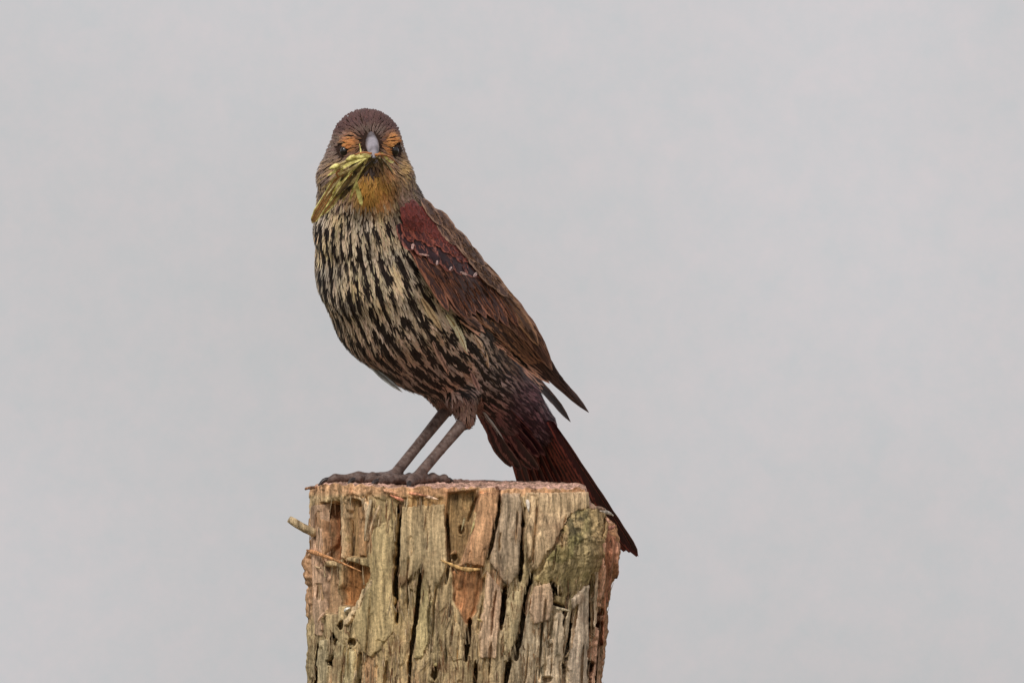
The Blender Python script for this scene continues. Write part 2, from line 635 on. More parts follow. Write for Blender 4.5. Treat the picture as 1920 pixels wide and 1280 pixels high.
RECESS = [  # polygon, depth, colour or None
    ([(604, 942), (640, 940), (641, 1042), (612, 1050), (606, 1000)], 34, rgb(112, 66, 40)),
    ([(646, 948), (656, 934), (678, 935), (685, 950), (688, 1044), (648, 1040)], 20, rgb(142, 118, 88)),
    ([(840, 922), (894, 918), (897, 930), (882, 990), (868, 1055), (850, 1056), (842, 1020), (838, 980)], 17, rgb(120, 102, 74)),
    ([(640, 1046), (692, 1062), (692, 1078), (660, 1135), (634, 1132), (640, 1080)], 20, rgb(118, 74, 40)),
    ([(606, 1060), (632, 1060), (634, 1150), (608, 1146)], 13, rgb(128, 104, 84)),
    ([(848, 1060), (904, 1056), (907, 1085), (898, 1140), (876, 1166), (850, 1120)], 12, rgb(138, 96, 68)),
    ([(1036, 1100), (1062, 1112), (1060, 1136), (1037, 1128)], 10, rgb(130, 112, 86)),
    ([(752, 1130), (768, 1100), (780, 1105), (772, 1190), (752, 1200)], 6, None),
]
HOLES = [(640, 1169, 6, 8, 26), (661, 1201, 7, 7, 24), (1024, 1270, 7, 6, 18),
         (816, 1257, 6, 13, 24), (866, 990, 5, 8, 16), (852, 1040, 5, 7, 16)]


def fibre(x, y, seed=0):
    wx = x + 9 * (vnoise(x / 60, y / 90, 5 + seed) - 0.5) * 2 + 0.03 * (y - 1000)
    f = 5.5 * (vnoise(wx / 14, y / 260, 1 + seed) - 0.5)
    f += 4.0 * (vnoise(wx / 6.5, y / 150, 2 + seed) - 0.5)
    f += 2.6 * (vnoise(wx / 3.3, y / 70, 3 + seed) - 0.5)
    f += 1.0 * (vnoise(x / 2.6, y / 9.0, 4 + seed) - 0.5)
    f += 1.6 * (vnoise(wx / 2.1, y / 44, 6 + seed) - 0.5)
    # torn steps where fibres have broken off
    st = vnoise(wx / 11, y / 45, 8 + seed)
    f -= 4.0 * smooth(0.66, 0.70, st)
    return f * 1.0


_cr = random.Random(31)
for _ in range(20):                       # hairline checks between the main cracks
    _x, _y, _l = _cr.uniform(590, 1135), _cr.uniform(925, 1250), _cr.uniform(30, 110)
    _s = -0.05 - 0.0002 * (_x - 800) + _cr.uniform(-0.05, 0.05)
    CRACKS.append(([(_x, _y), (_x + _s * _l / 2 + _cr.uniform(-2, 2), _y + _l / 2), (_x + _s * _l, _y + _l)], _cr.uniform(0.6, 1.4), _cr.uniform(8, 18)))


def carve(x, y):
    wob = 2.6 * (vnoise(x / 10, y / 14, 21) - 0.5) + 3.0 * (vnoise(x / 30, y / 40, 22) - 0.5)
    h = np.zeros(x.shape)
    for pts, w, dep in CRACKS:
        d, t = seg_dist(x + 0.6 * wob, y, pts)
        tap = np.clip(np.minimum(t, 1 - t) * 5, 0, 1) ** 0.6
        ww = 1.02 * w * (0.35 + 0.65 * tap) * (0.8 + 0.6 * vnoise(y / 9, x * 0 + w, 33))
        h = np.minimum(h, -(2.4 if w > 2.1 else 1.0) * dep * (0.25 + 0.75 * tap) * smooth(ww + 1.2, ww - 1.0, d))
        h = h - 2.0 * np.exp(-(d / (w * 2.2)) ** 2)
    for hx, hy, rx, ry, dep in HOLES:
        q = np.hypot((x - hx) / rx, (y - hy) / ry) + 0.4 * (vnoise(x / 5, y / 5, 40) - 0.5)
        h = h - dep * smooth(1.15, 0.75, q)
        h = h + 2.5 * np.exp(-((q - 1.45) / 0.3) ** 2)
    return h


def post_height(x, y):
    h = fibre(x, y)
    wob = 2.6 * (vnoise(x / 10, y / 14, 21) - 0.5) + 3.0 * (vnoise(x / 30, y / 40, 22) - 0.5)
    for poly, dep, _ in RECESS:
        sd = poly_sd(x + wob * 2, y + wob, poly)
        h = h - dep * smooth(2.5, -2.5, sd)
    # knot swirl at the foot of the frame
    q = np.hypot((x - 812) / 1.0, (y - 1262) / 1.35)
    h = h + np.where(q < 70, 3.2 * np.sin(q / 3.4) * np.exp(-(q / 34) ** 2), 0)
    # torn lip under the sawn edge
    lipy = 931 + 9 * (vnoise(x / 13, x * 0, 50) - 0.5) * 2 + 4 * (vnoise(x / 4, x * 0, 51) - 0.5)
    lip = smooth(lipy + 2, lipy - 3, y) * (smooth(600, 640, x) * smooth(850, 810, x) * 5.5 - 1.0)
    h = h + lip
    h = h + smooth(926, 918, y) * 3 * (vnoise(x / 5, y / 4, 52) - 0.55)
    return h


def post_colour(x, y):
    base = np.empty(x.shape + (3,))
    a, b, c = rgb(158, 140, 112), rgb(142, 128, 102), rgb(152, 122, 98)
    n1, n2 = vnoise(x / 55, y / 160, 60), vnoise(x / 30, y / 110, 61)
    base[:] = a
    base += (b - base) * smooth(0.42, 0.7, n1)[..., None]
    base += (c - base) * smooth(0.55, 0.8, n2)[..., None]
    # grey weathering to the right, olive algae on the left middle
    base += (rgb(158, 146, 130) - base) * (0.75 * smooth(900, 1000, x) * smooth(1080, 1160, y))[..., None]
    base += (rgb(144, 128, 92) - base) * (0.55 * np.exp(-((x - 715) / 45) ** 2 - ((y - 1130) / 120) ** 2))[..., None]
    base += (rgb(136, 100, 60) - base) * (0.7 * np.exp(-((x - 800) / 60) ** 2 - ((y - 950) / 40) ** 2))[..., None]
    base += (rgb(150, 100, 74) - base) * (0.6 * smooth(1105, 1130, x))[..., None]
    base += (rgb(170, 130, 104) - base) * (0.6 * smooth(934, 920, y))[..., None]
    wob = 2.6 * (vnoise(x / 10, y / 14, 21) - 0.5) + 3.0 * (vnoise(x / 30, y / 40, 22) - 0.5)
    for poly, dep, cc in RECESS:
        if cc is not None:
            base += (cc - base) * (0.8 * smooth(3, -3, poly_sd(x + wob * 2, y + wob, poly)))[..., None]
    streak = vnoise(x / 5, y / 90, 63)
    base *= (0.80 + 0.45 * streak)[..., None]
    base = base * np.array([1.02, 0.99, 0.93])
    g_ = base.mean(-1, keepdims=True)
    base = np.maximum(g_ + (base - g_) * 1.06, 0.01)
    return base * 1.6


def on_post(th, y, h, cut=0.0):
    """photo-plane point on the post wall, pushed out by h -> metres*1/S in upright world axes"""
    px, d = px_of(th, y), depth_of(th, y)
    nx, ny = np.sin(th), -np.cos(th) / 0.82
    nl = np.hypot(nx, ny)
    X = px - CXP + h * nx / nl
    D = d + h * ny / nl - cut          # checks are cut straight in
    Z = CYP - y + d * SIN
    return np.stack([X, D, Z], -1)


POST_O = np.array([0, 0, ZTOP / S])
NF, NB = 470, 70
th_f = np.linspace(-math.pi / 2, math.pi / 2, NF)
th_b = np.linspace(math.pi / 2, 3 * math.pi / 2, NB + 2)[1:-1]
TH = np.concatenate([th_f, th_b])
NT = len(TH)
front = np.cos(TH) > 0
xt = px_of(TH, np.full(NT, 930.0))
top_y = np.interp(xt, TX, TY) + 3.5 * (vnoise(xt / 7, xt * 0, 70) - 0.5) * 2 + 2 * (vnoise(xt / 2.5, xt * 0, 71) - 0.5)
# the back rim stands higher because the cut slopes
dep0 = depth_of(TH, np.full(NT, 930.0))
top_y = np.where(front, top_y, top_y - (dep0 * (SLOPE - SIN)) * 1.0)
top_y = top_y - np.where(front, (dep0 + 230) * (SLOPE - SIN), 230 * (SLOPE - SIN))
rows_fine = np.linspace(0, 1, 262)
YB = 1305.0
YG = CYP + ZTOP / S + 60
rows = [top_y + (YB - top_y) * t for t in rows_fine]
rows += [np.full(NT, YB + (YG - YB) * (k / 40.0) ** 1.6) for k in range(1, 41)]
Y = np.stack(rows)                       # rows x columns
THG = np.broadcast_to(TH, Y.shape)
PX = px_of(THG, Y)
# unwrapped x for the noise so that the sides are not smeared
XU = np.where(np.cos(THG) > 0.25, PX, CXP + 280 * THG)
Hh = np.where(np.cos(THG) > 0.12, post_height(PX, Y), fibre(XU, Y))
Hh = Hh + 8 * smooth(1029, 1035, Y) * smooth(1112, 1080, Y) * smooth(-1.15, -1.35, THG) * (np.cos(THG) > -0.5)
edge_rag = np.abs(np.sin(THG)) > 0.97
Hh = Hh + np.where(edge_rag, 5 * (vnoise(Y / 6, THG * 9, 80) - 0.5) + 7 * (vnoise(Y / 22, THG * 5, 81) - 0.5), 0)
CUT = np.where(np.cos(THG) > 0.12, carve(PX, Y), 0.0)
V = on_post(THG, Y, Hh, CUT)
Cc = post_colour(PX, Y)
nrow = len(rows)
ii = np.arange(nrow - 1)[:, None] * NT + np.arange(NT)[None, :]
jj = np.arange(nrow - 1)[:, None] * NT + (np.arange(NT)[None, :] + 1) % NT
FQ = np.stack([ii, ii + NT, jj + NT, jj], -1).reshape(-1, 4)
# the sawn top: rings from the rim inwards
rim = V[0]
NR = 60
capV, capC = [], []
ctr = np.array([0.0, 0.0])
for k in range(1, NR + 1):
    f = 1 - k / (NR + 0.5)
    xy = rim[:, :2] * f
    px = xy[:, 0] + CXP
    ty = np.interp(px, TX, TY)
    z = CYP - ty + (xy[:, 1] + 230) * SLOPE - 230 * SIN
    n = 5 * (vnoise(px / 9, xy[:, 1] / 7, 90) - 0.5) + 3.5 * (vnoise(px / 3.2, xy[:, 1] / 3.2, 91) - 0.5)
    ringr = np.hypot(px - 850, xy[:, 1] + 10)
    n += 1.6 * np.sin(ringr / 3.2 + 3 * vnoise(px / 30, xy[:, 1] / 30, 92))
    wgt = min(1.0, k / 5.0)
    z = z + n
    z = rim[:, 2] * (1 - wgt) + z * wgt
    capV.append(np.stack([xy[:, 0], xy[:, 1], z], -1))
    cc = np.empty((NT, 3))
    cc[:] = rgb(190, 152, 136)
    cc += (rgb(140, 112, 96) - cc) * smooth(0.45, 0.75, vnoise(px / 18, xy[:, 1] / 12, 93))[:, None]
    capC.append(cc * 1.35)
base_i = len(V.reshape(-1, 3))
capV, capC = np.vstack(capV), np.vstack(capC)
allV = np.vstack([V.reshape(-1, 3), capV])
allC = np.vstack([Cc.reshape(-1, 3), capC])
cf = []
j0 = np.arange(NT)
j1 = (j0 + 1) % NT
prev0, prev1 = j0, j1
for k in range(NR):
    o = base_i + k * NT
    cf.append(np.stack([prev0, prev1, o + j1, o + j0], -1))
    prev0, prev1 = o + j0, o + j1
FQ = np.vstack([FQ] + cf)
col4 = np.concatenate([allC, np.ones((len(allC), 1))], 1)
trunk = mesh_obj("trunk", allV + POST_O, FQ, MAT_W, post, {"Col": col4}, smooth_shade=False)


def th_at(px, y):
    l, r = np.interp(y, YS, LX), np.interp(y, YS, RX)
    return np.arcsin(np.clip((px - (l + r) / 2) / ((r - l) / 2), -0.999, 0.999))


def slab(poly, lift, colour, name="wood_slab", seed=0, step=1.6, tint=0.75, bulge=0.0, moss=False, sink=14.0, label=None, fade=None):
    """a split piece of wood standing proud of the trunk, its edges dropping into it"""
    P = np.asarray(poly, float)
    x0, y0, x1, y1 = P[:, 0].min() - 3, P[:, 1].min() - 3, P[:, 0].max() + 3, P[:, 1].max() + 3
    xs, ys = np.arange(x0, x1 + step, step), np.arange(y0, y1 + step, step)
    X, Yg = np.meshgrid(xs, ys)
    wob = 3.0 * (vnoise(X / 6, Yg / 26, 100 + seed) - 0.5) + 2.6 * (vnoise(X / 2.4, Yg / 9, 101 + seed) - 0.5)
    sd = poly_sd(X + wob, Yg + wob, P)
    inn = smooth(0.9, -1.3, sd)
    h = lift + fibre(X, Yg, 3 + seed) * 0.8 + bulge * (1 - np.exp(np.minimum(sd, 0) / 12.0))
    if moss:
        h = h + 5 * (vnoise(X / 5, Yg / 9, 110) - 0.5) + 3.0 * (vnoise(X / 2.4, Yg / 2.8, 111) - 0.5)
    if fade:
        fd = smooth(fade[1], fade[0], Yg)
        h = h * fd + (1 - fd) * (fibre(X, Yg) + 0.5)
        h = h * inn - (sink * fd + 5 * (1 - fd)) * (1 - inn)
    else:
        h = h * inn - sink * (1 - inn)
    Vv = on_post(th_at(X, Yg), Yg, h, carve(X, Yg)).reshape(-1, 3)
    F = grid_faces(len(xs), len(ys))
    keep = (sd.ravel()[F] < 1.6).any(1)
    F = F[keep][:, ::-1]
    used, inv = np.unique(F.ravel(), return_inverse=True)
    c = post_colour(X, Yg)
    c += (np.asarray(colour) * np.array([1.03, 0.985, 0.92]) * 1.66 - c) * tint
    c *= (0.82 + 0.4 * vnoise(X / 4.5, Yg / 70, 120 + seed))[..., None]
    if moss:
        mk = smooth(0.45, 0.65, vnoise(X / 16, Yg / 26, 121)) * smooth(1110, 1050, Yg)
        c += (rgb(112, 112, 58) * 1.1 - c) * (0.45 * mk * smooth(1112, 1085, X))[..., None]
        dk = smooth(0.55, 0.72, vnoise(X / 9, Yg / 9, 122)) * smooth(1040, 990, Yg)
        c += (rgb(64, 62, 44) - c) * (0.75 * dk * smooth(1112, 1090, X))[..., None]
        c += (rgb(160, 132, 92) * 1.2 - c) * (0.55 * smooth(1092, 1112, X))[..., None]
    g_ = c.mean(-1, keepdims=True)
    c = np.maximum(g_ + (c - g_) * 0.98, 0.01)
    c4 = np.concatenate([c.reshape(-1, 3), np.ones((c.size // 3, 1))], 1)
    o = mesh_obj(name, Vv[used] + POST_O, inv.reshape(-1, 4), MAT_W, post, {"Col": c4[used]}, smooth_shade=False)
    if label:
        o["label"] = label
    return o


slab([(1070, 954), (1104, 949), (1131, 962), (1134, 986), (1126, 1040), (1104, 1140), (1078, 1150), (1040, 1122), (1003, 1082), (1042, 1012)], 10,
     rgb(140, 126, 92), seed=1, moss=True, bulge=1, tint=0.6, fade=(1030, 1120), label="mossy green broken slab of wood")
slab([(986, 921), (1099, 921), (1101, 948), (1066, 962), (1040, 1008), (1001, 1070), (990, 1040), (984, 980)], 7,
     rgb(172, 150, 122), seed=2, bulge=4, label="pale tan split slab with a smooth face")
slab([(898, 922), (935, 918), (932, 955), (922, 1005), (908, 1058), (872, 1054), (884, 1000)], 9, rgb(150, 112, 84), seed=3, bulge=5,
     label="reddish brown split slab")
slab([(941, 920), (978, 922), (977, 1010), (973, 1072), (950, 1098), (918, 1050), (928, 1000)], 4, rgb(144, 128, 112), seed=4, bulge=3)
slab([(756, 948), (834, 940), (836, 1000), (842, 1052), (812, 1120), (792, 1062), (752, 1100), (752, 1010)], 3, rgb(152, 136, 108), seed=5, bulge=3)
slab([(702, 992), (744, 962), (742, 1050), (739, 1120), (742, 1180), (700, 1230), (680, 1215), (664, 1165), (700, 1088)], 5, rgb(150, 135, 102), seed=6, bulge=3)
slab([(641, 946), (650, 934), (662, 930), (653, 940), (650, 960), (649, 1044), (641, 1046)], 3, rgb(170, 146, 118), seed=7, sink=26)
slab([(672, 929), (686, 930), (694, 950), (697, 985), (693, 1014), (687, 1014), (689, 980), (684, 948)], 6, rgb(186, 166, 140), seed=8, sink=22)
slab([(586, 946), (604, 944), (607, 1010), (611, 1100), (605, 1190), (590, 1190), (586, 1100)], 3, rgb(168, 142, 122), seed=9)
slab([(662, 950), (674, 946), (680, 980), (680, 1040), (668, 1042)], -8, rgb(140, 112, 84), seed=10, sink=24)
slab([(697, 1082), (706, 1088), (678, 1136), (654, 1172), (646, 1168), (668, 1128)], 5, rgb(168, 150, 124), seed=11, sink=20)
for k, (xa, xb, ya, yb, lift, cc) in enumerate([(1110, 1121, 1000, 1300, 5, rgb(170, 150, 130)), (1122, 1131, 1010, 1300, 4, rgb(172, 132, 112)),
                                           (1132, 1142, 990, 1210, 5, rgb(132, 84, 62)), (1143, 1152, 1000, 1130, 5, rgb(150, 98, 78)),
                                           (1152, 1160, 1012, 1085, 5, rgb(160, 116, 96))]):
    sl = lambda y: -(max(y, 1060) - 1060) * 0.105
    slab([(xa, ya), (xb, ya + 6), (xb + sl(1150) * 0.4, (ya + yb) / 2), (xb + sl(yb), yb), (xa + sl(yb), yb), (xa + sl(1150) * 0.4, (ya + yb) / 2)],
         lift, cc, seed=20 + k, sink=16, bulge=3)
for k, (poly, lift, cc) in enumerate([
    ([(1070, 1120), (1100, 1090), (1100, 1180), (1098, 1300), (1062, 1300), (1066, 1210)], 5, rgb(166, 152, 138)),
    ([(1002, 1096), (1028, 1088), (1036, 1120), (1028, 1160), (1000, 1168), (990, 1140)], 6, rgb(160, 136, 116)),
    ([(950, 1108), (984, 1098), (978, 1150), (970, 1200), (946, 1230), (942, 1180)], 4, rgb(156, 142, 112)),
    ([(912, 1064), (942, 1100), (936, 1180), (930, 1230), (902, 1230), (896, 1190), (908, 1120)], 4, rgb(168, 144, 124)),
    ([(1040, 1144), (1056, 1146), (1054, 1180), (1050, 1300), (1020, 1300), (1030, 1200)], 5, rgb(172, 156, 136)),
    ([(794, 1085), (812, 1122), (806, 1190), (796, 1230), (776, 1230), (784, 1160)], 4, rgb(152, 140, 104)),
    ([(632, 1196), (668, 1216), (668, 1300), (626, 1300)], 4, rgb(150, 140, 110)),
    ([(600, 1198), (618, 1196), (616, 1300), (598, 1300)], 4, rgb(156, 146, 120)),
    ([(842, 1150), (872, 1172), (870, 1230), (850, 1236), (832, 1200)], 4, rgb(160, 142, 112)),
]):
    slab(poly, lift, cc, seed=30 + k, bulge=3)


def post_pt(px, py, out):
    return on_post(th_at(np.array(px, float), np.array(py, float)), np.array(py, float), np.array(out, float)) + POST_O


def shard(name, pts, w, t, colour, n=9, tip=0.25, root=0.7):
    """bent tapering splinter; pts are (px, py, stand-off from the post wall)"""
    P = curve([post_pt(*p) for p in pts], n)
    s = np.linspace(0, 1, n)
    r = w * np.minimum(root + (1 - root) * np.minimum(s * 4, 1), 1) * (1 - (1 - tip) * s ** 1.6)
    r *= 0.85 + 0.3 * np.array([random.random() for _ in s])
    return tube_obj(name, P, r, MAT_W, post, 7, t, {"Col": colour})


o = shard("splinter", [(578, 1031, 6), (610, 1036, 16), (645, 1050, 14), (684, 1069, 8)], 5.0, 0.55, rgb(206, 150, 104) * 1.2, n=14, root=0.4)
o = shard("splinter", [(900, 1064, 10), (872, 1064, 15), (850, 1056, 14), (828, 1046, 10)], 4.4, 0.5, rgb(206, 166, 110) * 1.2, n=12, root=0.5)
# broken stub of a peg in the left side
stub_path = curve([(592 - CXP, -70, CYP - 998), (570 - CXP, -78, CYP - 988), (543 - CXP, -84, CYP - 972)], 8) + POST_O
stub_path[:, 2] += -75 * SIN
tube_obj("broken_peg", stub_path, [8.0, 8.2, 7.8, 8.2, 7.7, 7.9, 7.6, 6.4], MAT_W, post, 9, 0.9, {"Col": rgb(176, 156, 124) * 1.3})
for (a, b, w, c) in [((1040, 1137, 4), (1064, 1143, 8), 3.2, rgb(206, 190, 160)), ((985, 935, 8), (987, 958, 10), 4.2, rgb(216, 204, 190)),
                     ((615, 1146, 5), (606, 1166, 10), 3.2, rgb(216, 180, 150)), ((652, 1142, 6), (664, 1136, 9), 4.0, rgb(214, 210, 200)),
                     ((800, 928, 6), (824, 934, 10), 3.4, rgb(222, 188, 160)), ((760, 936, 6), (736, 926, 9), 3.2, rgb(196, 130, 104)),
                     ((770, 922, 5), (806, 928, 9), 3.0, rgb(200, 140, 110)), ((722, 916, 6), (752, 924, 9), 3.2, rgb(206, 158, 124)),
                     ((700, 935, 5), (690, 1012, 9), 4.4, rgb(190, 170, 140)), ((716, 945, 5), (698, 1000, 9), 2.6, rgb(200, 172, 138)),
                     ((890, 975, 6), (882, 1000, 9), 2.6, rgb(176, 160, 112)), ((872, 968, -6), (866, 992, 4), 2.6, rgb(160, 146, 112)),
                     ((856, 1030, -6), (846, 1036, 4), 4.0, rgb(190, 150, 108)), ((596, 1060, 4), (620, 1064, 12), 3.0, rgb(206, 176, 140)),
                     ((902, 1160, 4), (894, 1156, 9), 3.2, rgb(222, 196, 140)), ((820, 1240, 5), (816, 1244, 9), 4.0, rgb(226, 212, 150)),
                     ((1120, 956, 6), (1138, 966, 12), 4.0, rgb(206, 196, 186)), ((1100, 950, 4), (1124, 954, 12), 5.0, rgb(170, 140, 120)),
                     ((1136, 990, 4), (1142, 984, 10), 5.0, rgb(200, 140, 120)), ((596, 912, 2), (574, 918, 9), 3.4, rgb(150, 110, 84))]:
    m = lerp(a, b, 0.5)
    m[2] = max(a[2], b[2]) + 1
    shard("splinter", [a, tuple(m), b], w, 0.6, c * 1.15)

# fine torn fibres all over the wall: too many to count, one part
fv, ff, fc = [], [], []
for k in range(1500):
    px = random.uniform(584, 1150)
    py = random.uniform(925, 1290)
    if px > 1105 and py < 1005:
        continue
    ln = random.uniform(8, 42)
    lean = random.uniform(-0.16, 0.12) + (random.uniform(-0.8, 0.8) if random.random() < 0.12 else 0)
    q0, q1 = (px, py), (px + lean * ln, py + ln)
    base_h = float((post_height(np.array([px]), np.array([py])) + carve(np.array([px]), np.array([py])))[0])
    if base_h < -9:
        continue
    o0, o1 = max(base_h, -2) + 1.0, max(base_h, -2) + random.uniform(1.5, 6)
    if random.random() < 0.5:
        q0, q1 = q1, q0
    pa, pb = post_pt(*q0, o0), post_pt(*q1, o1)
    pm = (pa + pb) / 2 + np.array([random.uniform(-1, 1), -1.2, 0])
    w = random.uniform(0.5, 1.5)
    i0 = len(fv)
    sx = np.array([w, 0, 0])
    sy = np.array([0, -w * 0.8, 0])
    fv += [pa - sx, pa + sx, pa + sy, pm - sx * 0.9, pm + sx * 0.9, pm + sy, pb]
    ff += [(i0, i0 + 2, i0 + 5, i0 + 3), (i0 + 2, i0 + 1, i0 + 4, i0 + 5), (i0 + 3, i0 + 5, i0 + 6, i0 + 6), (i0 + 5, i0 + 4, i0 + 6, i0 + 6)]
    c = lerp(rgb(186, 166, 134), rgb(120, 84, 56), random.random() ** 1.4) * random.uniform(0.8, 1.35)
    fc += [c] * 7
me = bpy.data.meshes.new("torn_fibres")
me.from_pydata([tuple(np.array(v) * S) for v in fv], [], [tuple(dict.fromkeys(f)) for f in ff])
at = me.attributes.new("Col", 'FLOAT_COLOR', 'POINT')
at.data.foreach_set("color", np.concatenate([np.array(fc), np.ones((len(fc), 1))], 1).astype(np.float32).ravel())
me.materials.append(MAT_W)
fo = bpy.data.objects.new("torn_fibres", me)
col.objects.link(fo)
fo.parent = post
fo["kind"] = "stuff"

# ------------------------------------------------------------------ the bird: body volume
FOOT = Vector((0, 0, ZTOP))
bird = empty("bird", FOOT, (PHI, 0, 0))
tag(bird, "streaked brown bird with ochre throat standing on the post, insects in its beak", "bird")
F3 = norm(np.array([-0.494, -0.544, 0.678]))      # towards the head
L3 = np.array([0.740, -0.672, 0.0])               # the bird's left
D3 = norm(np.array([0.456, 0.502, 0.735]))        # dorsal

CH = np.array([pt(689, 273, -165), pt(687, 318, -152), pt(690, 366, -132), pt(700, 428, -102), pt(725, 500, -60), pt(760, 565, -10),
               pt(810, 620, 40), pt(860, 670, 90), pt(912, 712, 132), pt(962, 758, 172), pt(1004, 804, 212)])
CR = np.array([63, 74, 88, 106, 129, 135, 117, 86, 61, 50, 38.0])
THN = [pt(848, 700, 46), pt(866, 748, 34), pt(874, 786, 26)]
THNR = [46, 27, 16]
THF = [pt(822, 712, 88), pt(832, 745, 82), pt(838, 764, 78)]
THFR = [40, 22, 13]


def body_sdf(p):
    d = chain_sdf(p, CH, CR, 14.0)
    for c, r, k in [(pt(663, 268, -205), 19, 14), (pt(733, 267, -200), 17, 14),      # brows
                    (pt(632, 335, -175), 34, 20), (pt(744, 335, -172), 30, 20),      # cheeks
                    (pt(700, 345, -190), 42, 26)]:                                   # throat
        d = smin(d, np.linalg.norm(p - c, axis=1) - r, k)
    d = smin(d, chain_sdf(p, THN, THNR, 10.0), 16)
    d = smin(d, chain_sdf(p, THF, THFR, 10.0), 16)
    return d


def grad(p, f=body_sdf, e=1.5):
    g = np.stack([f(p + np.eye(3)[i] * e) - f(p - np.eye(3)[i] * e) for i in range(3)], -1)
    return norm(g)


lo = CH.min(0) - 160
hi = CH.max(0) + 160
lo = np.minimum(lo, pt(560, 180, -260)[[0, 1, 2]])
BV, BQ = surface_nets(body_sdf, np.array([-290, -260, 70]), np.array([190, 270, 730]), 6.0)
body = mesh_obj("body", BV, BQ, MAT_DOWN, bird)

BILL = pt(698, 268, -228)
cum = np.concatenate([[0], np.cumsum(np.linalg.norm(np.diff(CH, axis=0), axis=1))])


def chain_param(p):
    best = np.full(len(p), 1e9)
    par = np.zeros(len(p))
    tan = np.zeros((len(p), 3))
    TT = norm(np.gradient(CH, axis=0))
    for i in range(len(CH) - 1):
        a, b = CH[i], CH[i + 1]
        ab = b - a
        t = np.clip(((p - a) @ ab) / (ab @ ab), 0, 1)
        d = np.linalg.norm(p - a - t[:, None] * ab, axis=1) - (CR[i] * (1 - t) + CR[i + 1] * t)
        m = d < best
        best[m] = d[m]
        par[m] = (cum[i] + t * (cum[i + 1] - cum[i]))[m]
        tan[m] = (TT[i] * (1 - t[:, None]) + TT[i + 1] * t[:, None])[m]
    return par, norm(tan)


def flow(p, n):
    par, tan = chain_param(p)
    hd = norm(p - BILL)
    w = smooth(130, 60, par)[:, None]
    f = hd * w + tan * (1 - w)
    # legs: feathers hang down the thigh
    lg = (smooth(30, 8, np.abs(chain_sdf(p, THN, THNR, 10.0))) + smooth(30, 8, np.abs(chain_sdf(p, THF, THFR, 10.0)))) * (p[:, 2] < CYP - 735)
    f = f + np.clip(lg, 0, 1)[:, None] * np.array([0.1, 0, -1.6])
    f = f - n * np.sum(f * n, 1, keepdims=True)
    return norm(f), par


# area-weighted candidates over the body surface
tri = np.vstack([BQ[:, [0, 1, 2]], BQ[:, [0, 2, 3]]])
ta = np.linalg.norm(np.cross(BV[tri[:, 1]] - BV[tri[:, 0]], BV[tri[:, 2]] - BV[tri[:, 0]]), axis=1)


def scatter(n):
    k = rng.choice(len(tri), n, p=ta / ta.sum())
    a, b = rng.random(n), rng.random(n)
    fl = a + b > 1
    a[fl], b[fl] = 1 - a[fl], 1 - b[fl]
    T = tri[k]
    return BV[T[:, 0]] + a[:, None] * (BV[T[:, 1]] - BV[T[:, 0]]) + b[:, None] * (BV[T[:, 2]] - BV[T[:, 0]])


def thin_out(p, T, r, stretch=1.35):
    """greedy dart throwing with spacing r across and stretch*r along the feather"""
    cell = {}
    cs = float(r.max()) * stretch
    keep = []
    for i in range(len(p)):
        key = tuple((p[i] // cs).astype(int))
        ok = True
        for dx in (-1, 0, 1):
            for dy in (-1, 0, 1):
                for dz in (-1, 0, 1):
                    for j in cell.get((key[0] + dx, key[1] + dy, key[2] + dz), ()):
                        q = p[j] - p[i]
                        al = q @ T[i]
                        ac = q @ q - al * al
                        if al * al / stretch ** 2 + ac < r[i] * r[i]:
                            ok = False
                            break
                    if not ok:
                        break
                if not ok:
                    break
            if not ok:
                break
        if ok:
            keep.append(i)
            cell.setdefault(key, []).append(i)
    return np.array(keep)


def feather_batch(P, T, N, Ln, Wd, base_h, lift, nu=5, nv=7, shape='contour', follow=True, splay=0.0):
    """N feathers as curved grids that lie along the body; returns verts, faces, fuv"""
    n = len(P)
    u = np.linspace(-1, 1, nu)
    v = np.linspace(0, 1, nv)
    if shape == 'contour':
        prof = np.interp(v, [0, 0.2, 0.5, 0.75, 0.9, 1], [0.30, 0.75, 1.0, 0.95, 0.66, 0.16])
    else:
        prof = np.interp(v, [0, 0.3, 1], [0.6, 1.0, 0.08])
    B = norm(np.cross(N, T))
    jag = 1 + (rng.random((n, nv, nu)) - 0.5) * 0.22
    al = P[:, None, None] + T[:, None, None] * (Ln[:, None, None] * (v[None, :, None] + (rng.random((n, nv, nu)) - 0.5) * 0.05))[..., None]
    x = (Wd[:, None, None] * prof[None, :, None] * u[None, None, :] * jag)
    bend = (rng.random(n) - 0.5)[:, None, None] * 0.16 * Ln[:, None, None] * (v ** 2)[None, :, None]
    q = al + B[:, None, None] * (x + bend)[..., None]
    hh = base_h[:, None, None] + lift[:, None, None] * (v ** 1.5)[None, :, None] - 0.22 * Wd[:, None, None] * (u ** 2)[None, None, :] * prof[None, :, None]
    q = q.reshape(-1, 3)
    if follow:
        for _ in range(2):
            q = q - grad(q) * body_sdf(q)[:, None] * 0.9
        q = q + grad(q) * hh.reshape(-1, 1)
    else:
        q = q + np.repeat(N, nu * nv, 0) * hh.reshape(-1, 1)
    g = grid_faces(nu, nv)
    Fc = (g[None] + (np.arange(n) * nu * nv)[:, None, None]).reshape(-1, 4)
    fuv = np.empty((n, nv, nu, 3))
    fuv[..., 0] = u[None, None, :]
    fuv[..., 1] = v[None, :, None]
    fuv[..., 2] = (rng.random(n) * 50)[:, None, None]
    return q, Fc, fuv.reshape(-1, 3)


def jitter(c, k=0.18):
    n = len(c)
    return c * (1 + (rng.random((n, 1)) - 0.5) * 2 * k) * (1 + (rng.random((n, 3)) - 0.5) * 0.12)


def blend(c, t, w):
    return c + (t - c) * np.clip(w, 0, 1)[:, None]


